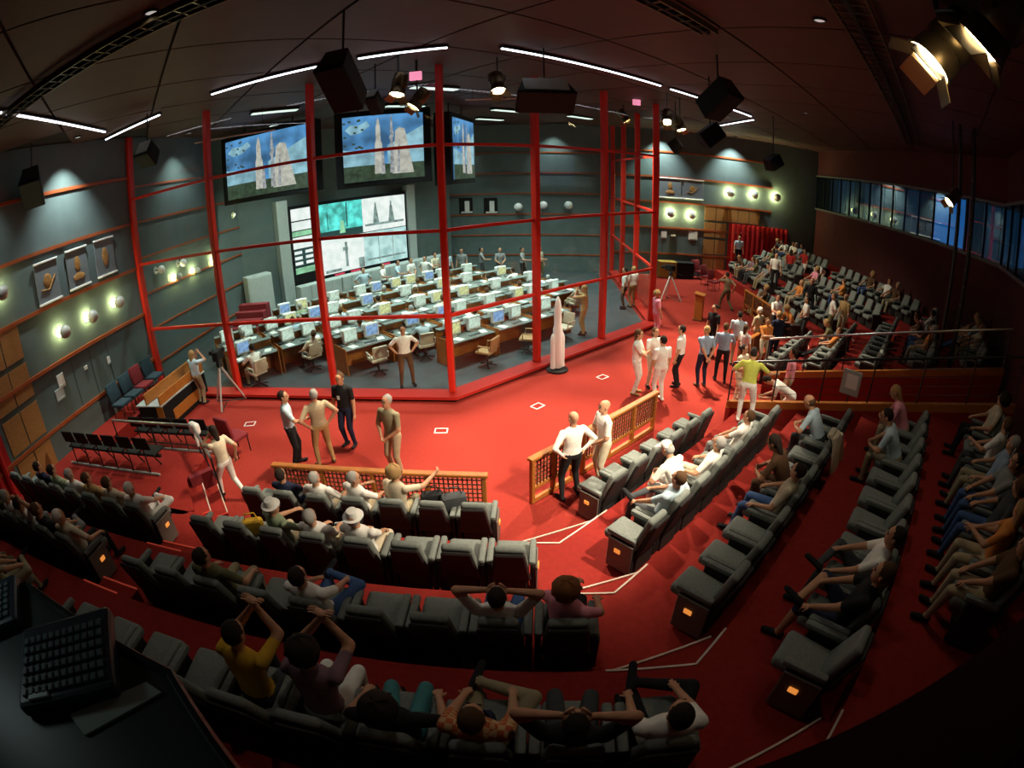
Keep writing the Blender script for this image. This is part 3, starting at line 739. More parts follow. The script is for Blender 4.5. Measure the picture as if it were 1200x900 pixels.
make_body('rail', pel=(0, -0.06, 0.92), lean=12, rh=(0.55, 0.30, 1.12), rel=(0.6, -0.5, -1), lh=(-0.22, 0.28, 1.08), lel=(-1, -0.5, -0.5), la=(-0.10, -0.05, 0.085), ra=(0.18, -0.14, 0.085))
make_body('bend', pel=(0, -0.12, 0.86), lean=62, lh=(-0.10, 0.50, 0.70), rh=(0.12, 0.52, 0.68), head=(0, 20), la=(-0.10, 0.05, 0.085), ra=(0.12, -0.1, 0.085))
# poses -- seated (seat top 0.47)
SP = (0, -0.10, 0.575); FA = dict(la=(-0.13, 0.42, 0.09), ra=(0.13, 0.40, 0.09))
make_body('sit', pel=SP, lean=-14, lh=(-0.12, 0.24, 0.64), rh=(0.12, 0.24, 0.64), lel=(-1, -0.6, -0.5), rel=(1, -0.6, -0.5), palm=(0, 0, -1), head=(0, 6), **FA)
make_body('sit_arms', pel=SP, lean=-14, lh=(-0.27, 0.14, 0.69), rh=(0.27, 0.14, 0.69), lel=(-1, -0.8, -0.5), rel=(1, -0.8, -0.5), palm=(0, 0, -1), head=(14, 4), **FA)
make_body('sit_behind_head', pel=SP, lean=-18, lh=(-0.10, -0.24, 1.27), rh=(0.10, -0.24, 1.27), lel=(-1, 0.1, 0.2), rel=(1, 0.1, 0.2), palm=(0, 1, 0), head=(0, 10), **FA)
make_body('sit_legs', pel=SP, lean=-16, la=(-0.12, 0.42, 0.09), ra=(-0.10, 0.38, 0.62), rk=(0.9, 0.8, 0.3), lh=(-0.18, 0.22, 0.66), rh=(0.16, 0.25, 0.70), lel=(-1, -0.6, -0.5), rel=(1, -0.6, -0.5), palm=(0, 0, -1), head=(0, 6))
make_body('sit_stretch', pel=(0, -0.02, 0.565), lean=-24, la=(-0.11, 0.82, 0.12), ra=(0.10, 0.80, 0.14), lh=(-0.10, 0.22, 0.66), rh=(0.10, 0.22, 0.66), palm=(0, 0, -1), head=(0, 14))
make_body('sit_lean', pel=(0, 0.0, 0.575), lean=28, lh=(-0.12, 0.42, 0.66), rh=(0.10, 0.44, 0.68), lel=(-1, -0.3, -0.3), rel=(1, -0.3, -0.3), head=(0, -6), **FA)
make_body('sit_point', pel=(0, -0.04, 0.575), lean=4, twist=-20, rh=(0.48, 0.34, 1.02), rel=(0.5, -0.4, -1), lh=(-0.10, 0.28, 0.66), head=(30, 0), **FA)
make_body('sit_raise', pel=(0, 0.0, 0.575), lean=6, lh=(0.02, 0.36, 1.26), rh=(0.08, 0.36, 1.27), lel=(-0.8, 0.1, -1), rel=(0.8, 0.1, -1), head=(0, 4), **FA)
make_body('sit_turn', pel=SP, lean=-8, twist=-25, lh=(0.02, 0.27, 0.80), rh=(0.28, 0.16, 0.70), lel=(-1, -0.4, -0.5), rel=(1, -0.6, -0.5), head=(40, 0), palm=(0, 0, -1), **FA)
make_body('sit_desk', pel=(0, -0.02, 0.575), lean=10, lh=(-0.14, 0.42, 0.78), rh=(0.14, 0.42, 0.78), lel=(-1, -0.4, -0.5), rel=(1, -0.4, -0.5), palm=(0, 0, -1), head=(0, -12), **FA)
COLS = dict(white=(0.80, 0.79, 0.74), cream=(0.60, 0.52, 0.38), beige=(0.42, 0.34, 0.22), khaki=(0.30, 0.26, 0.16), tan=(0.40, 0.26, 0.11), olive=(0.13, 0.13, 0.06), black=(0.012, 0.012, 0.014), navy=(0.015, 0.02, 0.05),
            blue=(0.25, 0.33, 0.44), lightblue=(0.45, 0.58, 0.66), jeans=(0.05, 0.10, 0.24), grey=(0.22, 0.23, 0.23), dgrey=(0.05, 0.055, 0.06), green=(0.52, 0.55, 0.10), sage=(0.26, 0.32, 0.20), yellow=(0.62, 0.36, 0.03),
            pink=(0.72, 0.28, 0.36), red=(0.45, 0.03, 0.025), orange=(0.62, 0.22, 0.05), brown=(0.10, 0.05, 0.025), mauve=(0.24, 0.14, 0.17), teal=(0.06, 0.22, 0.24), plaid=(0.42, 0.12, 0.05), skin=(0.52, 0.27, 0.16), skin2=(0.28, 0.13, 0.07), ghair=(0.34, 0.33, 0.31), whair=(0.62, 0.60, 0.56), dhair=(0.022, 0.014, 0.010), bhair=(0.09, 0.045, 0.02), blond=(0.36, 0.22, 0.09), ginger=(0.22, 0.08, 0.025))
def cm(c):
    if c == 'plaid' and 'cloth_plaid' not in MATS:
        m = mat('cloth_plaid', COLS[c], 0.85); nt = m.node_tree
        tc = nt.nodes.new('ShaderNodeTexCoord'); ck = nt.nodes.new('ShaderNodeTexChecker'); ck.inputs['Scale'].default_value = 22
        ck.inputs[1].default_value = (0.48, 0.10, 0.03, 1); ck.inputs[2].default_value = (0.55, 0.34, 0.16, 1)
        nt.links.new(tc.outputs['Object'], ck.inputs[0]); nt.links.new(ck.outputs[0], nt.nodes['Principled BSDF'].inputs['Base Color'])
    return mat('cloth_' + c, COLS[c], 0.5 if c in ('skin', 'skin2') else 0.85, vary=0.0 if 'skin' in c else 0.08, scale=12, spec=0.25)
M_eye = mat('eye_dark', (0.02, 0.015, 0.012), 0.3); M_lip = mat('lip', (0.35, 0.11, 0.09), 0.5)
def person(pose, loc, face, label, shirt, pants, hair='short', hcol='dhair', sleeves='short', shorts=False, shoes='black', h=1.0, skin='skin', group=None):
    me, q = BODIES[pose]
    o = link('person', me, None, loc, rzf(face)); o.scale = (h * 1.04, h * 1.04, h * 0.965); tag(o, label, 'person', group)
    sk = cm(skin); ms = [sk, cm(shirt), cm(pants), cm(shoes), sk if sleeves == 'short' else cm(shirt), sk if shorts else cm(pants), M_eye, M_lip]
    for i, m in enumerate(ms): o.material_slots[i].link = 'OBJECT'; o.material_slots[i].material = m
    if hair != 'bald':
        k = link('hat' if hair in ('hat', 'cap') else 'hair', HAIRS[hair], o); k.matrix_local = q
        k.material_slots[0].link = 'OBJECT'; k.material_slots[0].material = cm(hcol)
        if hair in ('hat', 'cap'):
            k2 = link('hair', HAIRS['thin'], o); k2.matrix_local = q; k2.material_slots[0].link = 'OBJECT'; k2.material_slots[0].material = cm('ghair')
    return o

# ------------------------------------------------------------------ wall hit helper
def hit(px, py, tf=ident, off=0.0):
    d = pix_ray(px, py); f = lambda t: (lambda q: q.x - 0.03 * q.y + 11.266 - off)(tf(Vector((d.x * t, d.y * t))))
    f0, f1 = f(0.0), f(1.0); t = f0 / (f0 - f1); return Vector((d.x * t, d.y * t, CAMZ + d.z * t))
AW = math.atan2(1, 0.03)               # direction along the left wall
NORM_L = 0.0; NORM_F = mirang(0.0)      # outward facing angles
# ------------------------------------------------------------------ wall globes
def globe(px, py, tf, ang, lit, label, r=0.17):
    p = hit(px, py, tf, 0.0)
    t = thing('globe_wall_lamp', label, 'wall lamp', p, ang, 'globe wall lamps')      # local +x points off the wall
    obj('back_plate', MB().lathe([(0.12, 0.0), (0.12, 0.02), (0.03, 0.03)], n=16, M=Matrix.Rotation(PI / 2, 4, 'Y')), M_alu if not lit else M_globeon, t)
    obj('arm', MB().tube([(0, 0, 0), (0.16, 0, -0.02)], 0.02, 8), M_dark, t)
    obj('globe', MB().sphere((r + 0.14, 0, 0), r, 18), M_globe if lit else M_white, t, smooth=True)
    if lit:
        q = Matrix.Rotation(ang, 3, 'Z') @ Vector((0.11, 0, 0.0))
        l = bpy.data.lights.new('globe_light', 'POINT'); l.energy = 50 if ang == NORM_L else 190; l.color = (1.0, 0.95, 0.42); l.shadow_soft_size = 0.05
        lo = bpy.data.objects.new('globe_light', l); COL.objects.link(lo); lo.location = p + q
for i, (x, y) in enumerate(((69, 390), (101, 372), (132, 355))): globe(x, y, ident, NORM_L, True, 'glowing grey globe lamp on the left wall, %s of three' % ('nearest', 'middle one', 'farthest')[i])
for i, (x, y) in enumerate(((0, 335),)): globe(-3, 345, ident, NORM_L, True, 'glowing globe lamp at the very left edge of the picture')
for i, (x, y) in enumerate(((182, 317), (208, 309))): globe(x, y, ident, NORM_L, False, 'white globe lamp on the left wall behind the glass, %s one' % ('nearer', 'further')[i], 0.13)
for i, (x, y) in enumerate(((203, 325), (225, 318), (248, 305))): globe(x, y, ident, NORM_L, True, 'yellow-lit globe lamp low on the left control room wall, %s' % ('nearest', 'middle one', 'farthest')[i], 0.12)
for i, (x, y) in enumerate(((608, 242), (637, 240), (666, 240))): globe(x, y, mir, NORM_F, False, 'unlit white globe lamp on the back wall, %s of three' % ('left', 'middle', 'right')[i], 0.22)
for i, (x, y) in enumerate(((785, 250), (809, 252))): globe(x, y, mir, NORM_F, True, 'glowing globe lamp below the far wall pictures, %s one' % ('left', 'right')[i], 0.2)
for i, (x, y) in enumerate(((854, 226), (882, 228), (908, 231))): globe(x, y, mir, NORM_F, True, 'glowing globe lamp above the far red doors, %s of three' % ('left', 'middle', 'right')[i], 0.22)
# ------------------------------------------------------------------ framed pictures between white bars
def picture(px, py, tf, ang, w, h, kind, label):
    p = hit(px, py, tf, 0.0); t = thing('wall_picture', label, 'picture', p, ang)
    obj('backing_board', MB().rbox((0.03, 0, 0), (0.03, w, h), 0.006, seg=1), mat('grey_picture_board', (0.16, 0.185, 0.19), 0.6, vary=0.06), t)
    for s in (-1, 1): obj('white_bar', MB().rbox((0.06, 0, s * h / 2), (0.06, w * 1.04, 0.05), 0.01, seg=1), M_white, t)
    em = mat('golden_emblem', (0.34, 0.17, 0.05), 0.45, vary=0.3, scale=14)
    b = MB()
    if kind == 0: b.sphere((0.055, 0, 0.02), 0.2, 14, 0, (0.1, 0.8, 0.9)); b.tube([(0.06, -0.28, -0.16), (0.06, 0.0, -0.2), (0.06, 0.30, 0.12)], 0.02, 6)
    elif kind == 1: b.sphere((0.055, 0, 0.1), 0.17, 14, 0, (0.1, 0.7, 1.2)); b.lathe([(0.2, -0.3), (0.24, -0.2), (0.05, -0.12)], n=12, M=Matrix.Diagonal((0.15, 1, 1, 1)), c=(0.06, 0, 0))
    else: b.sphere((0.055, 0, 0.0), 0.24, 14, 0, (0.1, 0.55, 1.1))
    obj('emblem', b, em, t, smooth=True)
for i, (x, y) in enumerate(((55, 330), (90, 314), (122, 301))): picture(x, y, ident, NORM_L, 0.85, 1.0, i, ['grey picture with a golden satellite shape, nearest on the left wall', 'grey picture with a golden flower-like emblem, middle of the left wall three', 'grey picture with a tall golden emblem, next to the red post'][i])
for i, (x, y) in enumerate(((785, 220), (811, 222))): picture(x, y, mir, NORM_F, 1.25, 1.05, i * 0 + (1 - i), ['grey picture with a spire emblem on the far wall', 'grey picture with a golden oval emblem on the far wall'][i])
for i, (x, y) in enumerate(((546, 241), (575, 241))):
    p = hit(x, y, mir, 0.0); t = thing('rocket_photograph', ['dark photograph of a white launcher on the back wall, left one', 'dark photograph of a white launcher on the back wall, right one'][i], 'photograph', p, NORM_F)
    obj('board', MB().box((0.03, 0, 0), (0.04, 0.72, 0.85)), M_black, t); obj('launcher_print', MB().prism([(0.055, -0.05), (0.06, -0.05), (0.06, 0.2), (0.055, 0.2)], -0.40, 0.25), M_white, t); obj('smoke_print', MB().box((0.056, 0.05, -0.36), (0.008, 0.6, 0.1)), M_offw, t)
# small boxes and notices on the side walls
for (x, y, tf, ang, w, h, m, lab) in ((71, 446, ident, NORM_L, 0.26, 0.34, M_paper, 'white paper notice on the lower left wall'), (70, 462, ident, NORM_L, 0.34, 0.3, M_greyp, 'grey notice frame under the white paper on the left wall'), (100, 431, ident, NORM_L, 0.14, 0.10, M_offw, 'small pale wall socket on the left wall'), (127, 422, ident, NORM_L, 0.12, 0.2, M_white, 'small white wall box near the left globe lamps'),
                                  (778, 275, mir, NORM_F, 0.3, 0.35, M_white, 'small white wall box on the far wall'), (789, 276, mir, NORM_F, 0.26, 0.1, M_offw, 'small pale wall socket on the far wall'), (812, 276, mir, NORM_F, 0.5, 0.5, M_paper, 'white notice on the far wall below the globes')):
    p = hit(x, y, tf, 0.0); t = thing('wall_notice', lab, 'notice', p, ang)
    obj('plate', MB().rbox((0.02, 0, 0), (0.03, w, h), 0.006, seg=1), m, t); obj('cover_edge', MB().rbox((0.038, 0, -h * 0.36), (0.012, w * 0.8, h * 0.12), 0.003, seg=1), M_greyp, t)

# ------------------------------------------------------------------ control room: back wall, video wall, hanging screens
VL, VR = Vector((-8.95, 20.0)), Vector((-4.93, 24.4)); vt = (VR - VL).normalized(); vn = Vector((vt.y, -vt.x)); va = math.atan2(vt.y, vt.x); VWD = (VR - VL).length
ext0, ext1 = VL - vt * 2.9 - vn * 0.35, VR + vt * 3.2 - vn * 0.35
wallseg('wall_control_back', ext1, ext0, 0, CEIL, M_wallg, 0.3)
struct('trim_screen_pier', MB().prism([tuple(VR + vt * 0.12 - vn * 0.3), tuple(VR + vt * 0.55 - vn * 0.3), tuple(VR + vt * 0.55 + vn * 0.15), tuple(VR + vt * 0.12 + vn * 0.15)], 0, 5.0), M_greyp)
struct('trim_screen_pier', MB().prism([tuple(VL - vt * 0.65 - vn * 0.3), tuple(VL - vt * 0.15 - vn * 0.3), tuple(VL - vt * 0.15 + vn * 0.15), tuple(VL - vt * 0.65 + vn * 0.15)], 0, 5.0), M_greyp)
def emi(name, col, es=1.0, vary=0.0, scale=6):
    if name in MATS: return MATS[name]
    m = mat(name, (0.02, 0.02, 0.02), 0.4, emit=col, es=es)
    if vary:
        nt = m.node_tree; tc = nt.nodes.new('ShaderNodeTexCoord'); n = nt.nodes.new('ShaderNodeTexNoise'); n.inputs['Scale'].default_value = scale
        rp = nt.nodes.new('ShaderNodeValToRGB'); rp.color_ramp.elements[0].position = 0.35; rp.color_ramp.elements[1].position = 0.65
        rp.color_ramp.elements[0].color = (*[c * (1 - vary) for c in col], 1); rp.color_ramp.elements[1].color = (*[min(1, c * (1 + vary)) for c in col], 1)
        nt.links.new(tc.outputs['Object'], n.inputs[0]); nt.links.new(n.outputs[0], rp.inputs[0]); nt.links.new(rp.outputs[0], nt.nodes['Principled BSDF'].inputs['Emission Color'])
    return m
vw = thing('video_wall', 'big bright video wall of launch pad pictures behind the control desks', 'video wall', (VL.x, VL.y, 1.44), va)
VH = 3.16; W0 = VWD
obj('casing', MB().rbox((W0 / 2, 0.12, VH / 2), (W0 + 0.22, 0.3, VH + 0.22), 0.02, seg=1), M_black, vw)
E_w, E_t, E_c, E_g = emi('screen_white', (0.92, 1.0, 0.98), 1.0, 0.12, 3), emi('screen_teal', (0.10, 0.70, 0.62), 1.0, 0.5, 2.5), emi('screen_cyan', (0.55, 0.9, 0.9), 0.9, 0.3, 2), emi('screen_green', (0.35, 0.75, 0.45), 0.8, 0.3, 3)
E_d, E_k = emi('screen_dark', (0.01, 0.05, 0.05), 1.0), emi('screen_grey', (0.30, 0.42, 0.40), 0.7, 0.4, 5)
def tile(x0, x1, z0, z1, m, par=vw, name='display_tile', y=-0.045):
    return obj(name, MB().box(((x0 + x1) / 2, y, (z0 + z1) / 2), (x1 - x0 - 0.012, 0.012, z1 - z0 - 0.012)), m, par)
c0 = 1.15                                           # narrow data column at the left, then two picture columns
for z0, z1, m in ((2.62, 3.14, E_w), (2.2, 2.58, E_w), (1.95, 2.17, E_g), (1.42, 1.92, E_w), (0.35, 0.62, E_g)): tile(0.02, c0, z0, z1, m)
g = tile(0.02, c0, 0.66, 1.40, E_d)
for i in range(3):
    for j in range(2): obj('data_cell', MB().box((0.22 + j * 0.52, -0.056, 0.80 + i * 0.23), (0.36, 0.01, 0.13)), E_w, g)
xm = (c0 + W0) / 2
for (x0, x1, z0, z1, m) in ((c0, xm, 1.6, 3.14, E_t), (xm, W0, 1.6, 3.14, E_w), (c0, xm, 0.02, 1.58, E_w), (xm, W0, 0.02, 1.58, E_c)):
    t = tile(x0, x1, z0, z1, m); w = x1 - x0
    pr = MB(); y = -0.058
    if m is E_t:
        pr.box((x0 + w * 0.5, y, z0 + 0.16), (w * 0.98, 0.01, 0.3)); pr.box((x0 + w * 0.66, y, z0 + 0.95), (0.05, 0.01, 1.1)); pr.box((x0 + w * 0.25, y, z0 + 0.8), (0.03, 0.01, 0.8))
        obj('picture_print', pr, E_d, t); obj('picture_print', MB().box((x0 + w * 0.55, y - 0.008, z0 + 0.42), (0.3, 0.008, 0.55), taper=0.5), E_g, t)
    elif x0 == xm and z0 > 1:
        for fx in (0.3, 0.66): pr.box((x0 + w * fx, y, z0 + 0.72), (0.34, 0.01, 0.75), taper=0.35); pr.box((x0 + w * fx, y, z0 + 1.15), (0.08, 0.01, 0.3))
        pr.box((x0 + w * 0.5, y, z0 + 0.3), (w * 0.9, 0.01, 0.10)); obj('picture_print', pr, E_k, t)
    elif z0 < 1 and x0 == c0:
        pr.box((x0 + w * 0.6, y, z0 + 0.75), (0.12, 0.01, 1.1)); pr.box((x0 + w * 0.58, y, z0 + 1.0), (0.26, 0.01, 0.16)); pr.box((x0 + w * 0.3, y, z0 + 0.12), (0.8, 0.01, 0.12)); pr.box((x0 + w * 0.92, y, z0 + 0.25), (0.3, 0.01, 0.45)); obj('picture_print', pr, E_k, t)
    else:
        for fx in (0.33, 0.66): pr.box((x0 + w * fx, y, z0 + 0.8), (0.03, 0.01, 1.4))
        pr.box((x0 + w * 0.5, y, z0 + 0.28), (w * 0.9, 0.01, 0.08)); obj('picture_print', pr, E_k, t)
rd = emi('red_ticker', (0.9, 0.05, 0.12), 0.8)
for fx in (0.36, 0.5, 0.78): obj('red_clock', MB().box((W0 * fx, -0.06, -0.055), (0.5, 0.02, 0.08)), rd, vw)

E_sky = emi('sky_picture', (0.10, 0.30, 0.62), 0.75, 0.5, 1.2); E_cl = emi('cloud_picture', (0.35, 0.62, 0.78), 0.75, 0.3, 2)
E_hill, E_rock, E_tow = emi('green_ground_picture', (0.045, 0.075, 0.045), 0.8, 0.4, 6), emi('white_launcher_picture', (0.58, 0.55, 0.50), 0.85, 0.2, 5), emi('grey_tower_picture', (0.42, 0.42, 0.45), 0.75, 0.35, 7)
def hscreen(a, b, z0, z1, label):
    a, b = Vector(a), Vector(b); t = (b - a).normalized(); w = (b - a).length; h = z1 - z0
    s = thing('hanging_screen', label, 'screen', (a.x, a.y, z0), math.atan2(t.y, t.x), 'screens hung in the control room')
    obj('casing', MB().rbox((w / 2, 0.3, h / 2), (w + 0.5, 0.58, h + 0.35), 0.02, seg=1), M_black, s)
    d = obj('display', MB().box((w / 2, 0.0, h / 2), (w, 0.02, h)), E_sky, s)
    y = -0.014
    obj('picture_print', MB().prism([(w * 0.55, y), (w, y), (w, y + 0.004), (w * 0.55, y + 0.004)], h * 0.24, [h * 0.52, h * 0.80, h * 0.80, h * 0.52]), E_cl, d)
    obj('picture_print', MB().prism([(0.0, y), (w * 0.4, y), (w * 0.4, y + 0.004), (0, y + 0.004)], h * 0.24, [h * 0.5, h * 0.42, h * 0.42, h * 0.5]), E_cl, d)
    obj('picture_print', MB().box((w / 2, y - 0.004, h * 0.12), (w, 0.006, h * 0.24)), E_hill, d)
    def flat(poly, yy):
        m_ = MB(); n_ = len(poly); m_.add([(px_ * w, yy, pz_ * h) for px_, pz_ in poly], [tuple(range(n_))]); return m_
    obj('launcher_print', flat([(0.385, 0.10), (0.395, 0.55), (0.41, 0.62), (0.41, 0.80), (0.425, 0.90), (0.44, 0.96), (0.455, 0.90), (0.465, 0.80), (0.47, 0.60), (0.485, 0.55), (0.50, 0.10)], y - 0.010), E_rock, d)
    obj('booster_print', flat([(0.47, 0.09), (0.475, 0.42), (0.49, 0.50), (0.505, 0.42), (0.515, 0.09)], y - 0.012), E_tow, d)
    obj('tower_print', flat([(0.575, 0.10), (0.59, 0.60), (0.57, 0.63), (0.595, 0.70), (0.585, 0.74), (0.60, 0.98), (0.612, 0.98), (0.622, 0.74), (0.64, 0.70), (0.62, 0.62), (0.63, 0.10)], y - 0.013), E_tow, d)
    obj('hall_print', flat([(0.60, 0.08), (0.655, 0.74), (0.70, 0.79), (0.77, 0.76), (0.87, 0.08)], y - 0.010), E_rock, d)
    obj('hall_door_print', flat([(0.66, 0.10), (0.69, 0.60), (0.705, 0.60), (0.70, 0.10)], y - 0.016), E_tow, d)
    obj('cloud_print', flat([(0.03, 0.80), (0.10, 0.88), (0.20, 0.86), (0.30, 0.92), (0.34, 0.84), (0.22, 0.74), (0.10, 0.72)], y - 0.003), E_cl, d)
    r = MB()
    rr = random.Random(5)
    for i in range(0): r.box((w * rr.uniform(0.02, 0.26), y - 0.006, h * rr.uniform(0.45, 0.97)), (0.07, 0.004, 0.05), rx=0)
    lm = MB().box((0, 0, 0), (0.09, 0.004, 0.06)).mesh('leaf_print', E_hill)
    for i in range(14): link('leaf_print', lm, d, (w * rr.uniform(0.02, 0.26), y - 0.006, h * rr.uniform(0.45, 0.97)))
    for fx in (0.2, 0.8): obj('hanger', MB().tube([(w * fx, 0.3, h + 0.17), (w * fx, 0.3, CEIL - z0)], 0.025, 6), M_dark, s)
hscreen((-9.88, 16.6), (-6.40, 16.0), 5.4, 7.55, 'hanging screen with a white launcher on blue sky, left of two')
hscreen((-5.05, 15.7), (-2.62, 16.45), 5.36, 7.5, 'hanging screen with a white launcher on blue sky, beside the corner post')
hscreen((-1.75, 17.1), (-1.25, 19.6), 5.2, 7.35, 'hanging screen seen edge-on right of the tall corner post')

# pale cabinets below the video wall
cabm = Proto(thing('equipment_cabinet', 'pale grey cabinet', 'cabinet'))
obj('body', MB().rbox((0, 0, 0.70), (0.97, 0.5, 1.36), 0.012, seg=1), M_greyp, cabm.root)
for s in (-1, 1): dd = obj('door', MB().rbox((s * 0.235, -0.26, 0.72), (0.45, 0.025, 1.26), 0.008, seg=1), M_greyp, cabm.root); obj('handle', MB().box((s * 0.06, -0.28, 0.75), (0.02, 0.02, 0.14)), M_steel, dd)
obj('plinth', MB().box((0, 0, 0.02), (0.93, 0.46, 0.04)), M_dark, cabm.root)
for i in range(8):
    p = VL + vt * (0.2 + i * 1.0) + vn * 0.75
    cabm.put((p.x, p.y, 0.04), va, 'pale grey two-door cabinet below the video wall, %s from the left' % ORD[i + 1], 'cabinets below the video wall')
p = GD(304, 345, 21.0)
cb = thing('tall_cabinet', 'tall pale cabinet beside the red steps left of the video wall', 'cabinet', (p.x, p.y, 0.04), va)
obj('body', MB().rbox((0, 0, 1.1), (1.1, 0.6, 2.2), 0.015, seg=1), M_greyp, cb); obj('door', MB().rbox((0, -0.31, 1.1), (1.0, 0.03, 2.08), 0.01, seg=1), M_greyp, cb); obj('plinth', MB().box((0, 0, 0.02), (1.06, 0.56, 0.04)), M_dark, cb)
p = G(292, 385, 0.04)
rs = thing('red_steps', 'dark red carpeted steps by the left wall of the control room', 'steps', (-9.75, 15.7, 0.04), R(86))
for i in range(6): obj('step', MB().rbox((0.30 * i, 0, 0.11 * (i + 1)), (0.30, 1.3, 0.22 * (i + 1)), 0.01, seg=1), M_maroon, rs)

# ------------------------------------------------------------------ control desks
def desk_proto():
    t = thing('control_desk', 'wooden control desk', 'desk')
    obj('desk_top', MB().rbox((0, 0, 0.735), (1.56, 0.80, 0.035), 0.01, seg=1), mat('desk_laminate', (0.15, 0.18, 0.165), 0.5, vary=0.1), t)
    for s in (-1, 1): obj('side_panel', MB().rbox((s * 0.765, 0.02, 0.40), (0.03, 0.86, 0.80), 0.008, seg=1), M_wood, t)
    obj('back_panel', MB().rbox((0, 0.42, 0.50), (1.56, 0.035, 1.0), 0.008, seg=1), M_wood, t)
    obj('shelf', MB().rbox((0, 0.33, 1.0), (1.56, 0.26, 0.03), 0.008, seg=1), MATS['desk_laminate'], t)
    obj('document_sheet', MB().box((-0.42, -0.18, 0.756), (0.21, 0.3, 0.006), rz=0.2), M_paper, t)
    obj('document_sheet', MB().box((0.52, -0.1, 0.756), (0.21, 0.3, 0.006), rz=-0.3), M_paper, t)
    obj('telephone', MB().rbox((-0.66, 0.1, 0.78), (0.15, 0.2, 0.06), 0.02, seg=1), M_dark, t)
    return t
def crt_proto(i):
    em = [emi('monitor_green_white', (0.62, 0.78, 0.66), 0.85, 0.25, 12), emi('monitor_blue', (0.25, 0.42, 0.75), 0.8, 0.4, 9), emi('monitor_yellow', (0.72, 0.75, 0.35), 0.8, 0.3, 10)][i]
    t = thing('crt_monitor', 'cream tube monitor', 'monitor')
    obj('casing', MB().rbox((0, 0.05, 0.25), (0.46, 0.12, 0.40), 0.02, seg=1), M_offw, t)
    obj('tube_housing', MB().rbox((0, 0.22, 0.25), (0.38, 0.26, 0.33), 0.04, seg=1), M_offw, t)
    obj('screen', MB().rbox((0, -0.012, 0.26), (0.385, 0.012, 0.30), 0.005, seg=1), em, t)
    obj('stand', MB().lathe([(0.15, 0.0), (0.15, 0.02), (0.06, 0.04), (0.06, 0.06)], n=14, c=(0, 0.12, 0)), M_offw, t)
    return t
def kb_proto():
    t = thing('keyboard', 'pale keyboard', 'keyboard')
    obj('body', MB().rbox((0, 0, 0.012), (0.44, 0.16, 0.024), 0.006, seg=1), M_greyp, t); obj('keys', MB().box((0, 0.005, 0.028), (0.40, 0.12, 0.008)), M_dark, t); return t
def ochair_proto(m, lab):
    t = thing('office_chair', lab, 'chair')
    obj('seat', MB().rbox((0, 0.02, 0.45), (0.48, 0.46, 0.08), 0.03, seg=2), m, t, smooth=True)
    obj('backrest', MB().rbox((0, -0.25, 0.70), (0.44, 0.07, 0.38), 0.03, rx=R(10), seg=2), m, t, smooth=True)
    for s in (-1, 1): obj('armrest', MB().tube([(s * 0.25, -0.22, 0.52), (s * 0.27, -0.2, 0.66), (s * 0.27, 0.12, 0.66), (s * 0.25, 0.14, 0.44)], 0.022, 6), m, t, smooth=True)
    obj('column', MB().tube([(0, 0, 0.09), (0, 0, 0.42)], 0.03, 8), M_dark, t)
    for k in range(5):
        a = k * 2 * PI / 5; obj('foot', MB().tube([(0, 0, 0.10), (0.28 * math.cos(a), 0.28 * math.sin(a), 0.04)], [0.03, 0.022], 6), M_dark, t)
    return t
DESK = Proto(desk_proto()); CRT = [Proto(crt_proto(i)) for i in range(3)]; KB = Proto(kb_proto()); OCH = [Proto(ochair_proto(M_tan, 'tan office chair')), Proto(ochair_proto(M_cream, 'cream office chair'))]
CROWS = [(-1.75, (-2.55, -0.9, 0.75)), (-3.5, (-5.0, -3.35, -1.7, -0.05, 1.6, 3.25)), (-5.3, (-8.0, -6.35, -4.7, -3.05, -1.4, 0.25, 1.9, 3.55)), (-7.1, (-8.0, -6.35, -4.7, -3.05, -1.4, 0.25, 1.9, 3.55)), (-8.8, (-5.3, -3.65, -2.0, -0.35, 1.3, 2.95))]
CN = ['the glass', 'the second control row', 'the third control row', 'the fourth control row', 'the last control row']
CROW_N = ['control row nearest the glass', 'second control row', 'third control row', 'fourth control row', 'last control row']
OPS = []
rnd = random.Random(11)
az = math.atan2(TT.y, TT.x)
for ri, (d, ss) in enumerate(CROWS):
    for i, s in enumerate(ss):
        p = RF(s, d); where = '%s from the left in the %s' % (ORD[i + 1], CROW_N[ri]); z = 0.04
        if mir(p).x < XW(mir(p).y) + 0.8 or p.x < XW(p.y) + 0.9: continue
        DESK.put((p.x, p.y, z), az, 'wooden control desk, ' + where, 'control desks')
        n2 = 2 if rnd.random() < 0.6 else 1
        for j in range(n2):
            q = RF(s + (-0.36 + 0.72 * j if n2 == 2 else rnd.uniform(-0.2, 0.2)), d - 0.08); kind = rnd.choice((0, 0, 1, 2))
            CRT[kind].put((q.x, q.y, z + 0.755), az + rnd.uniform(-0.12, 0.12), '%s monitor on desk %s' % (('left' if j == 0 else 'right') if n2 == 2 else 'single', where), 'control desk monitors')
        q = RF(s + 0.1, d + 0.27); KB.put((q.x, q.y, z + 0.755), az + rnd.uniform(-0.1, 0.1), 'pale keyboard on the desk ' + where, 'control desk keyboards')
        q = RF(s + rnd.uniform(-0.15, 0.15), d + 0.85); a = A_R + rnd.uniform(-0.3, 0.3)
        if ri == 0: a += (0.2, 0.5, 1.9)[i % 3]
        OCH[0 if (ri == 0 and i < 2) or rnd.random() < 0.35 else 1].put((q.x, q.y, z), rzf(a), 'office chair at the desk ' + where, 'control room chairs')
        OPS.append((ri, i, q, a, where))

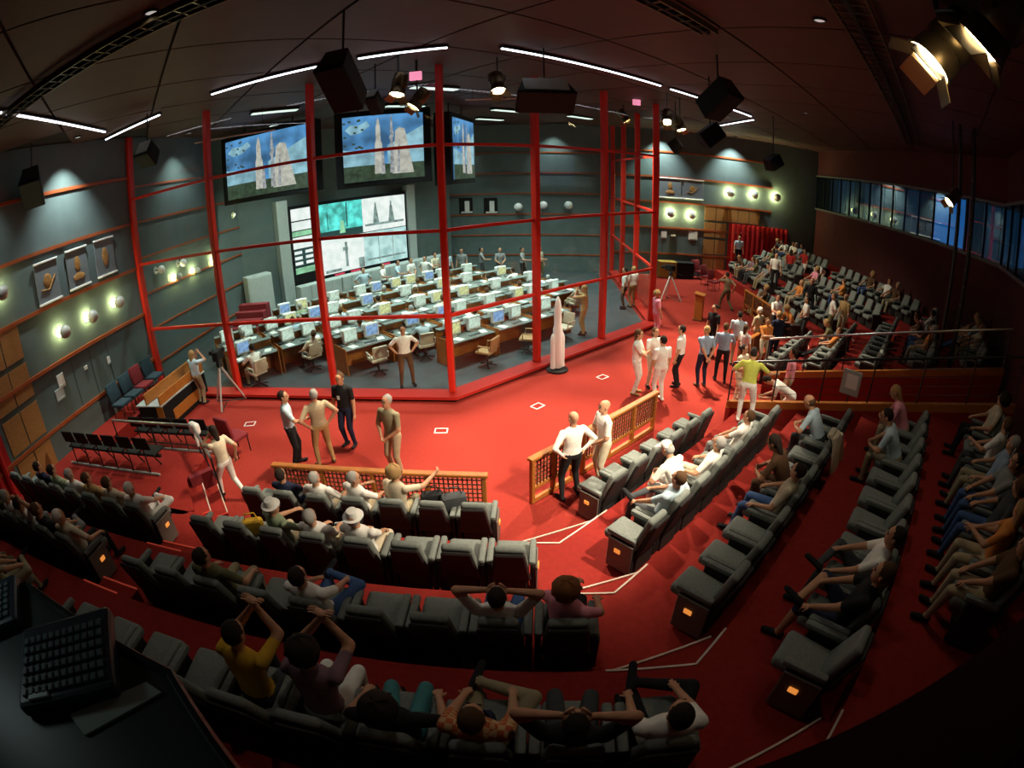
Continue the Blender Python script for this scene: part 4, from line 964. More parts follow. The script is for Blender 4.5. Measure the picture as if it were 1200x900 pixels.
# ------------------------------------------------------------------ things on the stage floor
rk = thing('launcher_model', 'tall white model launcher with boosters on a round dark base', 'model rocket', G(653, 434, 0), R(30))
obj('base', MB().lathe([(0.30, 0.0), (0.30, 0.05), (0.24, 0.07)], n=24), M_dark, rk, smooth=True)
obj('core_stage', MB().lathe([(0.125, 0.10), (0.135, 0.14), (0.13, 1.20), (0.10, 1.30), (0.10, 1.66), (0.09, 1.82), (0.07, 1.98), (0.02, 2.09), (0.004, 2.1)], n=20), M_white, rk, smooth=True)
for s in (-1, 1):
    bo = obj('booster', MB().lathe([(0.075, 0.10), (0.075, 0.14), (0.07, 0.16), (0.07, 0.92), (0.05, 1.02), (0.01, 1.10)], n=16, c=(s * 0.155, 0, 0)), M_white, rk, smooth=True)
    obj('nozzle', MB().lathe([(0.075, 0.065), (0.05, 0.11)], n=12, c=(s * 0.155, 0, 0)), M_dark, bo)
for i, (x, y) in enumerate(((293, 497), (517, 505), (630, 476), (706, 442))):
    t = thing('floor_socket', 'white-edged floor socket hatch %s' % ('near the tripod at left', 'in front of the glass corner', 'below the model launcher', 'near the group in white')[i], 'floor hatch', G(x, y, 0.0), R((10, 0, 45, 40)[i]), 'floor hatches on the stage')
    obj('cover', MB().box((0, 0, 0.004), (0.24, 0.18, 0.008)), M_carpet2, t)
    for q in ((0, 0.1, 0.29, 0.025), (0, -0.1, 0.29, 0.025), (0.135, 0, 0.025, 0.2), (-0.135, 0, 0.025, 0.2)): obj('frame_bar', MB().box((q[0], q[1], 0.006), (q[2], q[3], 0.012)), M_white, t)
def tripod(loc, rz, label):
    t = thing('camera_tripod', label, 'video camera', loc, rz)
    for k in range(3):
        a = k * 2 * PI / 3 + 0.5; e = V((0.55 * math.cos(a), 0.55 * math.sin(a), 0.03))
        obj('leg', MB().tube([(0, 0, 1.15), e], [0.035, 0.025], 8), M_alu, t, smooth=True); obj('spreader', MB().tube([e, (0, 0, 0.12)], 0.015, 6), M_dark, t)
    obj('head', MB().lathe([(0.09, 1.12), (0.10, 1.22), (0.06, 1.30)], n=14), M_dark, t, smooth=True)
    b = obj('camera_body', MB().rbox((0, 0.02, 1.45), (0.18, 0.46, 0.26), 0.02, seg=1), M_black, t)
    obj('lens', MB().lathe([(0.06, 0.22), (0.075, 0.42), (0.06, 0.42)], n=14, M=Matrix.Rotation(-PI / 2, 4, 'X'), c=(0, 0, 1.46)), M_black, b, smooth=True)
    obj('viewfinder', MB().rbox((-0.13, -0.1, 1.56), (0.10, 0.16, 0.10), 0.012, seg=1), M_black, b)
    obj('pan_handle', MB().tube([(0.05, -0.1, 1.28), (0.25, -0.5, 1.12)], 0.012, 6), M_dark, t)
tripod((-7.75, 11.25, 0), R(10), 'black video camera on a silver tripod by the left glass wall')
tripod(G(784, 352, 0), R(60), 'black video camera on a tripod beside the far glass corner')
dk = thing('reception_desk', 'two-tier wooden desk with black body by the left wall', 'desk', (-9.3, 10.75, 0), 0)
obj('body', MB().rbox((0, 0, 0.36), (0.95, 2.3, 0.72), 0.015, seg=1), M_black, dk)
obj('end_panel', MB().rbox((0.36, -1.16, 0.36), (0.24, 0.03, 0.72), 0.008, seg=1), M_wood, dk)
obj('worktop', MB().rbox((-0.02, 0, 0.74), (1.0, 2.36, 0.04), 0.01, seg=1), M_greyp, dk)
for i, (x, z) in enumerate(((0.42, 0.86), (-0.10, 0.92))): obj('raised_panel', MB().rbox((x, 0, z), (0.05, 2.34, 0.30), 0.01, seg=1), M_wood, dk)
obj('front_board', MB().rbox((0.49, 0.1, 0.30), (0.03, 1.7, 0.30), 0.008, seg=1), M_wood, dk)
def armchair_proto(m, nm, lab):
    t = thing(nm, lab, 'chair')
    obj('seat', MB().rbox((0, 0.0, 0.42), (0.50, 0.48, 0.10), 0.035, seg=2), m, t, smooth=True); obj('backrest', MB().rbox((0, -0.24, 0.74), (0.50, 0.09, 0.50), 0.04, rx=R(9), seg=2), m, t, smooth=True)
    for sx in (-1, 1):
        for sy in (-1, 1): obj('leg', MB().tube([(sx * 0.22, sy * 0.2, 0), (sx * 0.22, sy * 0.2, 0.38)], 0.014, 6), M_dark, t)
    return t
NC_ = [Proto(armchair_proto(M_navy, 'padded_chair', 'navy chair')), Proto(armchair_proto(M_maroon, 'padded_chair', 'maroon chair'))]
for i, (x, y, k) in enumerate(((-10.35, 9.55, 0), (-10.35, 10.15, 0), (-10.4, 10.75, 1), (-10.45, 11.4, 0))):
    NC_[k].put((x, y, 0.45), R(-90), '%s padded chair behind the left desk, %s from the camera' % (('navy', 'maroon')[k], ORD[i + 1]), 'padded chairs behind the left desk')
NC_[1].put((-6.1, 8.75, 0), R(-20), 'maroon padded chair beside the draped jacket at the left rail')
for r_, (a_, b_) in enumerate((((803, 314), (836, 340)), ((824, 304), (856, 322)))):
    for i in range(5):
        p = G(a_[0] + (b_[0] - a_[0]) * i / 4, a_[1] + (b_[1] - a_[1]) * i / 4, 0.0)
        q = mir(p); p = V((p.x, p.y, 0.0)) if q.x > XW(q.y) + 0.5 else V((*mir(Vector((XW(q.y) + 0.6, q.y))), 0.0))
        NC_[1].put(p, R(215), 'maroon padded chair on the far stage, %s row, %s from the far wall' % (('front', 'back')[r_], ORD[i + 1]), 'maroon chairs on the far stage')
lc = thing('lectern', 'honey-coloured wooden lectern standing on the far stage', 'lectern', G(818, 375, 0), R(60))
obj('column', MB().rbox((0, 0, 0.5), (0.36, 0.32, 1.0), 0.012, seg=1), M_wood, lc); obj('top_board', MB().rbox((0, 0, 1.03), (0.46, 0.42, 0.05), 0.012, rx=R(8), seg=1), M_wood, lc); obj('foot_board', MB().box((0, 0, 0.03), (0.42, 0.38, 0.06)), M_woodd, lc)
for (x, y, m, lab) in ((797, 322, M_black, 'black equipment case on the far stage near the wall'), (780, 324, mat('ochre_case', (0.30, 0.20, 0.03), 0.6), 'ochre equipment case beside the far glass corner')):
    p = G(x, y, 0); q = mir(p); p = V((*mir(Vector((max(q.x, XW(q.y) + 0.7), q.y))), 0.0))
    cs = thing('equipment_case', lab, 'case', p, R(-4))
    obj('body', MB().rbox((0, 0, 0.42), (0.95, 0.6, 0.78), 0.02, seg=1), m, cs); obj('lid', MB().rbox((0, 0, 0.85), (0.97, 0.62, 0.08), 0.02, seg=1), m, cs)
    for sx in (-1, 1): obj('handle', MB().tube([(sx * 0.49, -0.1, 0.5), (sx * 0.52, 0, 0.5), (sx * 0.49, 0.1, 0.5)], 0.012, 6), M_steel, cs)
def beam(loc, rz, n, label):
    t = thing('beam_seating', label, 'chair row', loc, rz)
    obj('beam', MB().box((0, 0, 0.34), (n * 0.55, 0.06, 0.06)), M_dark, t); obj('floor_bar', MB().box((0, -0.22, 0.03), (n * 0.55, 0.04, 0.04)), M_greyp, t)
    for i in range(n):
        x = (i - (n - 1) / 2) * 0.55
        obj('seat', MB().rbox((x, 0.05, 0.42), (0.46, 0.42, 0.05), 0.015, seg=1), M_black, t); obj('backrest', MB().rbox((x, -0.22, 0.72), (0.46, 0.04, 0.30), 0.015, rx=R(10), seg=1), M_black, t)
        obj('leg', MB().tube([(x, -0.22, 0.0), (x, -0.2, 0.60)], 0.016, 6), M_dark, t); obj('leg', MB().tube([(x, 0.2, 0.0), (x, 0.0, 0.36)], 0.016, 6), M_dark, t)
beam((-8.75, 7.25, 0.45), R(-2), 6, 'row of six black chairs on the raised floor at the left')
beam((-8.1, 8.95, 0.0), R(-2), 5, 'row of black chairs behind the dark rail at the left')
rl = thing('stage_rail', 'dark handrail with steel top beside the left stairs', 'railing', (0, 0, 0))
pts = [V((-9.66, 8.38, 0.95)), V((-6.8, 8.22, 0.95)), V((-5.55, 6.95, 0.95))]
obj('handrail', MB().tube(pts, 0.035, 8), M_steel, rl, smooth=True)
for p in (pts[0], (pts[0] + pts[1]) / 2, pts[1], (pts[1] + pts[2]) / 2, pts[2]): obj('post', MB().tube([(p.x, p.y, 0), p], 0.02, 6), M_dark, rl)
obj('lower_rail', MB().tube([p - V((0, 0, 0.5)) for p in pts], 0.015, 6), M_dark, rl)
jk = thing('draped_jacket', 'white jacket hung over the corner of the left handrail', 'jacket', (-6.75, 8.2, 0.0), R(-25))
obj('cloth', MB().rbox((0, 0, 0.90), (0.34, 0.16, 0.26), 0.06, seg=3), cm('white'), jk, smooth=True); obj('sleeve', MB().tube([(0.12, -0.05, 0.95), (0.16, -0.1, 0.7), (0.14, -0.1, 0.55)], [0.05, 0.045, 0.03], 8), cm('white'), jk, smooth=True)

# ------------------------------------------------------------------ loudspeakers, sign, truss
def loudspeaker(px, py, dist, size, aim, label, toplit=False):
    p = GD(px, py, dist); p.z = min(p.z, CEIL - 0.3 - size[2] / 2)
    t = thing('loudspeaker', label, 'loudspeaker', p, 0, 'loudspeakers hung from the ceiling')
    d = (V(aim) - p).normalized(); q = d.to_track_quat('Y', 'Z').to_matrix().to_4x4(); w, dp, h = size
    b = MB().rbox((0, 0, 0), (w, dp, h), 0.02, seg=1)
    b.v = [tuple(q @ V((v[0] * (1.0 if v[1] > 0 else 0.72), v[1], v[2]))) for v in b.v]; obj('cabinet', b, M_black, t)
    b = MB().rbox((0, dp / 2 + 0.008, 0), (w * 0.92, 0.02, h * 0.94), 0.006, seg=1); b.v = [tuple(q @ V(v)) for v in b.v]; obj('grille', b, M_black, t)
    b = MB().rbox((0, -0.02, h / 2 + 0.006), (w * 0.75, dp * 0.8, 0.014), 0.004, seg=1); b.v = [tuple(q @ V(v)) for v in b.v]; obj('top_plate', b, M_greyp if toplit else M_dark, t)  # pale plate paints in light falling on the cabinet top
    obj('hanger', MB().tube([(0, 0, 0), (0, 0, max(0.2, CEIL - 0.04 - p.z))], 0.018, 6), M_dark, t)
loudspeaker(402, 95, 7.2, (0.46, 0.45, 0.85), (-3, 2.0, 1.5), 'big black loudspeaker hanging in front of the right picture screen')
loudspeaker(638, 112, 10.2, (1.15, 0.5, 0.55), (1.5, 4.0, 1.0), 'wide black loudspeaker with light painted on its top near the ceiling centre', True)
loudspeaker(842, 116, 10.2, (0.5, 0.5, 0.8), (6.0, 6.0, 2.0), 'tilted black loudspeaker near the end of the right light strip')
loudspeaker(38, 220, 13.0, (0.6, 0.5, 0.9), (-7, 4, 1.0), 'dark loudspeaker at the far left over the left wall')
loudspeaker(173, 180, 13.0, (0.5, 0.45, 0.5), (-8, 5, 0.5), 'loudspeaker with light painted on its top beside the left red post', True)
loudspeaker(440, 120, 11.0, (0.28, 0.3, 0.5), (-4, 5, 1.0), 'small loudspeaker with light painted on its top right of the big one', True)
loudspeaker(792, 171, 17.0, (0.55, 0.4, 0.35), (9, 14, 1), 'small loudspeaker below the glaring lamps at the far corner')
loudspeaker(832, 158, 12.5, (0.4, 0.4, 0.6), (9, 12, 1), 'grey-sided loudspeaker below the tilted one', True)
loudspeaker(906, 190, 18.5, (0.5, 0.4, 0.6), (12, 17, 1), 'dark loudspeaker hanging high before the far red doors')
for (x, y, dd, lab) in ((487, 89, 10.9, 'small pink lit sign under the ceiling left of the tall corner post'), (746, 120, 17.2, 'small pink sign near the top of the far glass corner')):
    p = GD(x, y, dd); t = thing('exit_sign', lab, 'sign', p, 0)
    obj('panel', MB().rbox((0, 0, 0), (0.26, 0.05, 0.20), 0.008, seg=1), M_pink, t); obj('bracket', MB().tube([(0, 0.02, 0.1), (0, 0.02, CEIL - p.z)], 0.01, 6), M_dark, t)
tr = thing('lighting_truss', 'dark vertical ladder truss beside the blue windows', 'truss', (10.95, 8.75, 1.8), R(42))
for sx in (-1, 1):
    for sy in (-1, 1): obj('chord', MB().tube([(sx * 0.3, sy * 0.2, 0.0), (sx * 0.3, sy * 0.2, CEIL - 1.86)], 0.045, 6), M_dark, tr)
for i in range(13):
    z = 0.25 + i * 0.46
    for sy in (-1, 1): obj('rung', MB().tube([(-0.3, sy * 0.2, z), (0.3, sy * 0.2, z)], 0.025, 6), mat('red_truss_rung', (0.25, 0.02, 0.012), 0.5), tr)

# ------------------------------------------------------------------ added shelf by the camera; consoles and paper stand in for window reflections
sh = [G(x, y, 4.6) for x, y in ((-70, 690), (35, 688), (200, 790), (285, 915), (-70, 960))]
bs = tag(obj('added_shelf', MB().prism([(p.x, p.y) for p in sh], 4.55, 4.6), mat('dark_shelf', (0.02, 0.03, 0.03), 0.5)), 'dark added shelf under the console reflections, lower left close to the camera', 'shelf')
obj('shelf_edge', MB().tube([p + V((0, 0, 0.0)) for p in sh[:4]], 0.012, 6), M_dark, bs)
obj('shelf_bracket', MB().box((sh[0].x * 0.5 + sh[3].x * 0.5, -0.38, 4.5), (0.5, 1.04, 0.06)), M_dark, bs)
def console(quad, label, z=4.6):
    P_ = [G(x, y, z) for x, y in quad]; c = sum(P_, V((0, 0, 0))) / 4; ax = (P_[1] - P_[0]); w = ax.length; h = (P_[3] - P_[0]).length; a = math.atan2(ax.y, ax.x)
    t = thing('console_reflection', label, 'console', (c.x, c.y, z), a)
    obj('body', MB().rbox((0, 0, 0.02), (w, h, 0.04), 0.012, seg=2), mat('console_blue_black', (0.018, 0.028, 0.038), 0.4), t)
    km = MB().rbox((0, 0, 0), (w * 0.05, h * 0.085, 0.008), 0.002, seg=1).mesh('key', mat('console_key', (0.07, 0.10, 0.11), 0.5))
    for i in range(12):
        for j in range(6): link('key', km, t, (w * (-0.40 + i * 0.0727), h * (-0.36 + j * 0.125), 0.043))
    obj('display_strip', MB().rbox((-w * 0.25, -h * 0.42, 0.042), (w * 0.22, h * 0.07, 0.006), 0.002, seg=1), mat('console_strip', (0.35, 0.45, 0.43), 0.5), t)
console(((60, 825), (178, 795), (110, 742), (10, 765)), 'solid stand-in for the reflection of a dark keypad console with keys')
console(((-45, 762), (45, 722), (10, 700), (-70, 730)), 'solid stand-in for the reflection of a second dark console, left edge')
q = [G(x, y, 4.603) for x, y in ((100, 862), (190, 812), (172, 800), (82, 838))]
ppr = tag(obj('paper_reflection', MB().prism([(p.x, p.y) for p in q], 4.601, 4.606), mat('dim_paper', (0.30, 0.36, 0.34), 0.8)), 'solid stand-in for the reflection of a pale sheet of paper', 'paper')
dl = thing('added_booth_lamp', 'small unseen lamp added to brighten the booth shelf', 'lamp', (-1.75, 0.05, 4.6), 0)  # out-of-view lamp added to brighten the shelf and consoles
obj('clamp', MB().rbox((0, 0, 0.03), (0.08, 0.08, 0.06), 0.01, seg=1), M_dark, dl); obj('neck', MB().tube([(0, 0, 0.05), (0.02, 0, 0.35), (0.12, 0.05, 0.5), (0.25, 0.1, 0.48)], 0.012, 6), M_dark, dl, smooth=True)
obj('shade', MB().lathe([(0.03, 0.0), (0.07, -0.09), (0.065, -0.09), (0.025, -0.01)], n=14, c=(0.27, 0.11, 0.5)), M_dark, dl, smooth=True)
spot('added_booth_light', (-1.48, 0.16, 4.98), (-1.0, 0.45, 4.6), 1.6, 120, (0.75, 0.95, 0.9), 0.8, 0.05)
# PEOPLE_PLACEMENT
def tierz(p):
    s, d = sd(p)
    if PN < s < PF and d > 5.4: return 0.0
    if s > 0: s = -s
    q = RF(s, d); D = max((q - P4).dot(NC), d)
    z = 0.0
    for dd, zz in TIERS:
        if D > dd: z = zz
    return z
def GT(px, py):
    for z in (0.0, 0.45, 0.9, 1.35, 1.8):
        p = G(px, py, z)
        if abs(tierz(p) - z) < 0.01 and mir(p).x > XW(mir(p).y) + 0.3: return p
    return G(px, py, 0.9)
def stand(pose, px, py, z, face, label, shirt, pants, hair='short', hcol='dhair', **kw):
    return person(pose, G(px, py, z) if z is not None else GT(px, py), R(face), label, shirt, pants, hair, hcol, **kw)
stand('talk', 350, 546, 0, 25, 'man in pale blue shirt and black trousers talking behind the near balustrade', 'lightblue', 'black', hcol='dhair')
stand('hips', 384, 545, 0, 130, 'grey-haired man in beige shirt and tan trousers seen from behind', 'beige', 'tan', hcol='ghair', shoes='brown')
stand('stand', 412, 522, 0, -105, 'young man in black T-shirt and jeans with a badge', 'black', 'navy', hcol='bhair')
bd = bpy.data.objects[-1] if False else [o for o in bpy.data.objects if o.get('label', '').startswith('young man in black')][0]
obj('badge', MB().rbox((0.03, 0.128, 1.22), (0.06, 0.01, 0.09), 0.003, seg=1), M_paper, bd)
stand('front', 467, 556, 0, -120, 'grey-haired man in khaki shirt looking down behind the near balustrade', 'khaki', 'beige', hcol='ghair')
stand('walk', 276, 583, 0, 160, 'woman in white top and cropped trousers walking by the left stairs', 'cream', 'white', hair='long', hcol='dhair', h=0.95)
stand('photo', 238, 473, 0, 75, 'fair-haired woman in pale blue top taking a picture at the glass', 'lightblue', 'beige', hair='long', hcol='blond', h=0.95)
stand('hips', 668, 583, 0, 115, 'bald man in white shirt and black trousers, hands on hips', 'white', 'black', hair='bald', sleeves='long')
stand('front', 704, 566, 0, 195, 'bald man in cream outfit with a camera strap', 'white', 'cream', hair='bald')
stand('crossed', 743, 461, 0, -25, 'woman all in white with folded arms, left of the white-dressed group', 'white', 'white', hair='long', hcol='bhair', shoes='tan')
stand('front', 762, 453, 0, -70, 'woman in white between two others in white', 'white', 'cream', hair='long', hcol='bhair', h=0.96)
stand('stand', 771, 470, 0, 110, 'dark-haired man all in white seen from behind', 'white', 'white', shoes='white')
stand('stand', 793, 453, 0, 150, 'man in white shirt and black trousers beside the white group', 'white', 'black')
stand('behind', 821, 453, 0, 100, 'grey-haired man in blue shirt with hands behind his back', 'blue', 'navy', hcol='blond', shoes='brown')
stand('talk', 843, 447, 0, 70, 'man in blue-grey shirt and black trousers beside the grey-haired one', 'blue', 'black', sleeves='long', hcol='bhair')
stand('stand', 860, 428, 0, 60, 'tall man in pale blue shirt behind the blue-grey shirted one', 'lightblue', 'beige')
stand('stand', 832, 418, 0, 200, 'man in black shirt half hidden behind the grey-haired man', 'black', 'black')
stand('front', 884, 420, 0, 120, 'white-haired man in beige vest by the passage mouth', 'beige', 'beige', hcol='whair')
stand('stand', 867, 438, 0, 20, 'small woman in white top and dark skirt by the passage mouth', 'white', 'black', hcol='bhair', hair='long', h=0.88)
stand('crossed', 892, 428, 0, -100, 'woman in orange top by the passage mouth', 'orange', 'cream', hair='long', hcol='bhair', h=0.9)
stand('stand', 905, 425, None, 100, 'person in navy jacket by the far handrail', 'navy', 'navy', hcol='blond', sleeves='long')
stand('talk', 905, 398, None, -80, 'man in white shirt facing the camera near the far balustrade', 'white', 'black')
person('rail', (*RF(PN - 0.36, 6.15), 0.45), R(60), 'man in lime green shirt and white trousers leaning on the railing', 'green', 'white', shoes='white')
person('stand', (*RF(0.75, 6.5), 0.0), R(150), 'man in pink shirt standing in the sunken passage', 'pink', 'khaki', hcol='dhair')
stand('front', 862, 470, 0, -60, 'woman in pale beige outfit behind the railing end', 'cream', 'cream', hair='long', hcol='dhair', h=0.9)
person('bend', (*RF(-0.05, 6.7), 0.0), R(150), 'person in white bending down in the sunken passage', 'white', 'white')
stand('walk', 850, 364, 0, 110, 'man in khaki shirt walking away on the far stage', 'khaki', 'olive', hcol='dhair')
stand('stand', 864, 312, 0.9, -95, 'guard in pale blue shirt before the far red doors, left one', 'lightblue', 'black', hcol='bhair')
stand('stand', 886, 306, 0.9, -100, 'guard in pale blue shirt before the far red doors, right one', 'lightblue', 'black', hcol='bhair')
stand('stand', 767, 394, 0, 10, 'fair-haired woman in pink top near the glass sill', 'pink', 'pink', hair='curly', hcol='blond', h=0.95)
stand('stand', 906, 340, None, -110, 'man in white shirt and black trousers at the front of the far seats', 'white', 'black')
stand('stand', 924, 330, None, 60, 'woman in red top among the far seats', 'red', 'dgrey', hair='long', h=0.95)
stand('talk', 940, 330, None, 190, 'person in dark red and white among the far seats', 'red', 'white', hair='long', hcol='dhair')
stand('stand', 926, 318, None, -60, 'man in white shirt behind the woman in red', 'white', 'grey')
stand('bend', 960, 338, None, 200, 'man in white shirt bending over the far seats', 'white', 'cream')
stand('talk', 946, 375, None, 230, 'man in black jacket with white badge at the far seats', 'black', 'black', sleeves='long')
stand('front', 940, 400, None, 160, 'man in white shirt and dark trousers beyond the far handrail', 'white', 'dgrey')
stand('hips', 970, 398, None, 150, 'man in pale shirt and olive trousers standing past the passage', 'white', 'olive', hcol='bhair')
stand('stand', 984, 398, None, 190, 'bald man in tan shirt standing past the passage', 'tan', 'khaki', hair='thin', hcol='bhair')
# control room, standing
stand('hips', 478, 452, 0.04, -70, 'man in white shirt and dark trousers standing left of the corner post', 'white', 'brown', h=0.98)
stand('photo', 684, 392, 0.04, 160, 'woman in tan outfit raising her arms behind the glass', 'tan', 'tan', hair='long', hcol='blond')
stand('stand', 731, 362, 0.04, 170, 'man in white shirt with back turned behind the far glass, left one', 'white', 'brown')
stand('stand', 741, 360, 0.04, 120, 'man in white shirt with back turned behind the far glass, right one', 'white', 'tan', hcol='blond')
rr = random.Random(21)
k = 0
for i in range(12):
    s, d = -1.5 + 0.75 * i + rr.uniform(-0.2, 0.2), -10.2 + rr.uniform(-0.35, 0.35) + max(0, i - 7) * 0.55
    p = RF(s, d)
    if mir(p).x < XW(mir(p).y) + 0.4: continue
    k += 1
    person(rr.choice(('stand', 'talk', 'hips', 'front')), (p.x, p.y, 0.04), A_R + PI + rr.uniform(-1.2, 1.2), 'staff member standing behind the last control row, %s from the video wall' % ORD[k], rr.choice(('white', 'lightblue', 'cream', 'grey')), rr.choice(('black', 'dgrey', 'olive')), group='staff standing at the back of the control room')
for ri, i, q, a, where in OPS:
    if ri == 0: continue
    if rr.random() < 0.92:
        person(rr.choice(('sit_desk', 'sit_desk', 'sit', 'sit_arms')), (q.x, q.y, 0.02), a, 'operator seated at the desk ' + where, rr.choice(('white', 'white', 'lightblue', 'cream', 'sage')), rr.choice(('black', 'dgrey', 'khaki')), hcol=rr.choice(('dhair', 'bhair', 'ghair')), group='operators at the control desks')
TAKEN = set()
def sit(px, py, pose, label, shirt, pants, hair='short', hcol='dhair', blk=None, **kw):
    k = min((k for k in HEADS if k not in TAKEN and (blk is None or k[0] in blk)), key=lambda k: (HEADS[k][0] - px) ** 2 + (HEADS[k][1] - py) ** 2)
    TAKEN.add(k); p, z, a, o = SEATS[k]
    return person(pose, (p.x, p.y, z), a + R(random.uniform(-6, 6)), label, shirt, pants, hair, hcol, **kw)
sit(335, 568, 'sit', 'dark-haired spectator in navy behind the balustrade end, front row', 'navy', 'navy')
sit(378, 574, 'sit_arms', 'grey-haired spectator in white, front row left of the middle', 'white', 'beige', hcol='ghair')
sit(425, 558, 'sit_turn', 'grey-haired man in white shirt turning in the front row', 'white', 'beige', hcol='ghair')
sit(478, 562, 'sit_point', 'woman in cream top pointing at the balustrade from the front row', 'cream', 'khaki', hair='curly', hcol='blond')
sit(322, 603, 'sit_turn', 'spectator in sage green top and white hat, second row', 'sage', 'beige', hair='hat', hcol='white')
sit(360, 617, 'sit_stretch', 'grey-haired spectator in white slumped in the second row', 'white', 'beige', hcol='ghair')
sit(384, 622, 'sit', 'white-haired spectator with hat in the second row', 'white', 'cream', hair='hat', hcol='white')
sit(223, 680, 'sit_arms', 'dark-haired spectator in dark top stretching an arm, third row', 'olive', 'khaki')
sit(363, 690, 'sit_legs', 'dark-haired man in white shirt and blue jeans, third row', 'white', 'jeans')
sit(580, 705, 'sit_behind_head', 'dark-haired man in white shirt with hands at his head, third row', 'white', 'jeans')
sit(665, 714, 'sit_turn', 'ginger-haired spectator in pink shirt at the aisle end, third row', 'pink', 'black', hair='curly', hcol='ginger')
sit(245, 745, 'sit_raise', 'spectator in yellow T-shirt holding up a camera, fourth row', 'yellow', 'dgrey', blk='CL')
sit(300, 770, 'sit_raise', 'bare-armed woman with curly dark hair raising her hands, fourth row', 'mauve', 'white', hair='curly', skin='skin')
sit(365, 805, 'sit_arms', 'spectator with big curly black hair, fourth row', 'black', 'teal', hair='curly', shorts=True)
sit(450, 825, 'sit_legs', 'man in orange plaid shirt with crossed legs, fourth row', 'plaid', 'khaki', hcol='bhair', blk='C')
sit(675, 855, 'sit_behind_head', 'dark-clad spectator with hands behind his head, fourth row', 'black', 'dgrey', blk='C')
sit(790, 840, 'sit_legs', 'dark-haired man in patterned white shirt at the fourth row end', 'white', 'black', blk='C')
for i, (x, y, ps, sh, pa, hc_) in enumerate(((165, 595, 'sit_legs', 'white', 'white', 'whair'), (146, 587, 'sit', 'cream', 'beige', 'bhair'), (128, 580, 'sit_arms', 'tan', 'khaki', 'bhair'), (112, 577, 'sit', 'white', 'grey', 'ghair'), (98, 572, 'sit', 'sage', 'dgrey', 'dhair'), (78, 566, 'sit_arms', 'cream', 'black', 'whair'), (55, 560, 'sit', 'navy', 'black', 'dhair'))):
    sit(x, y, ps, '%s spectator from the left steps in the second row at the left edge' % ORD[i + 1], sh, pa, hcol=hc_, blk='L', group='spectators in the left edge block')
for i, (x, y, ps, sh, pa, hc_) in enumerate(((110, 640, 'sit_legs', 'black', 'grey', 'bhair'), (85, 625, 'sit_behind_head', 'white', 'white', 'dhair'), (60, 615, 'sit', 'white', 'grey', 'ghair'), (30, 600, 'sit', 'olive', 'dgrey', 'dhair'))):
    sit(x, y, ps, '%s spectator from the left steps in the third row at the left edge' % ORD[i + 1], sh, pa, hcol=hc_, blk='L', group='spectators in the left edge block')
for i, (x, y, ps, sh, pa, hc_) in enumerate(((130, 705, 'sit_legs', 'khaki', 'khaki', 'blond'), (95, 690, 'sit', 'teal', 'olive', 'dhair'), (50, 665, 'sit_arms', 'brown', 'beige', 'dhair'))):
    sit(x, y, ps, '%s spectator from the left steps in the fourth row at the left edge' % ORD[i + 1], sh, pa, hcol=hc_, blk='L', group='spectators in the left edge block')
sit(877, 503, 'sit', 'brown-haired spectator in white, farthest in the second right-hand row', 'white', 'grey', hcol='bhair', blk='R')
sit(853, 526, 'sit_arms', 'grey-haired spectator in white in the second right-hand row', 'white', 'cream', hcol='ghair', blk='R')
sit(836, 540, 'sit_lean', 'spectator in white with a pale cap in the second right-hand row', 'white', 'white', hair='cap', hcol='white', blk='R')
sit(812, 562, 'sit_legs', 'spectator in striped white shirt with crossed legs, second right-hand row', 'lightblue', 'dgrey', hcol='bhair', blk='R')
sit(993, 478, 'sit_lean', 'balding man in pale blue shirt at the far end of the third right-hand row', 'lightblue', 'dgrey', hair='thin', hcol='bhair', blk='R')
sit(937, 553, 'sit_arms', 'dark-haired man in yellow-cream shirt and jeans, third right-hand row', 'cream', 'jeans', blk='R')
sit(950, 538, 'sit_lean', 'brown-skinned woman beside the man in the yellow-cream shirt', 'brown', 'brown', hair='long', skin='skin2', blk='R')
sit(1072, 488, 'sit_lean', 'dark-haired man in pale blue shirt leaning forward, fourth right-hand row', 'lightblue', 'khaki', blk='R')
sit(1098, 476, 'sit_lean', 'fair-haired woman in pink-white top, far end of the fourth right-hand row', 'pink', 'beige', hair='long', hcol='blond', blk='R')
sit(1058, 632, 'sit_legs', 'dark-haired man in white shirt with crossed legs, fourth right-hand row', 'white', 'dgrey', blk='R')
sit(1035, 678, 'sit_legs', 'brown-haired woman in black with bare shins, fourth right-hand row', 'black', 'navy', hair='long', hcol='bhair', shorts=True, blk='R')
PAL = ('white', 'cream', 'blue', 'grey', 'mauve', 'dgrey', 'brown', 'orange', 'pink', 'olive')
for k in sorted(HEADS):
    if k in TAKEN: continue
    prob = {('R', 5): 0.75, ('R', 4): 0.0, ('Q', 2): 0.3, ('Q', 3): 0.1, ('Q', 4): 0.6, ('Q', 5): 0.6}.get(k[:2], {'F': 0.10 + 0.09 * (k[1] - 1), 'G': 0.22}.get(k[0], 0.0))
    if rr.random() < prob:
        TAKEN.add(k); p, z, a, o = SEATS[k]; c = rr.choice(PAL)
        person(rr.choice(('sit', 'sit_arms', 'sit_legs', 'sit_turn', 'sit_lean', 'sit_stretch')), (p.x, p.y, z), a + rr.uniform(-0.1, 0.1), 'spectator, ' + seatpos(k), c, rr.choice(('black', 'dgrey', 'khaki', 'jeans', 'beige')), rr.choice(('short', 'short', 'long', 'curly')), rr.choice(('dhair', 'bhair', 'ghair', 'blond')), group='seated spectators')
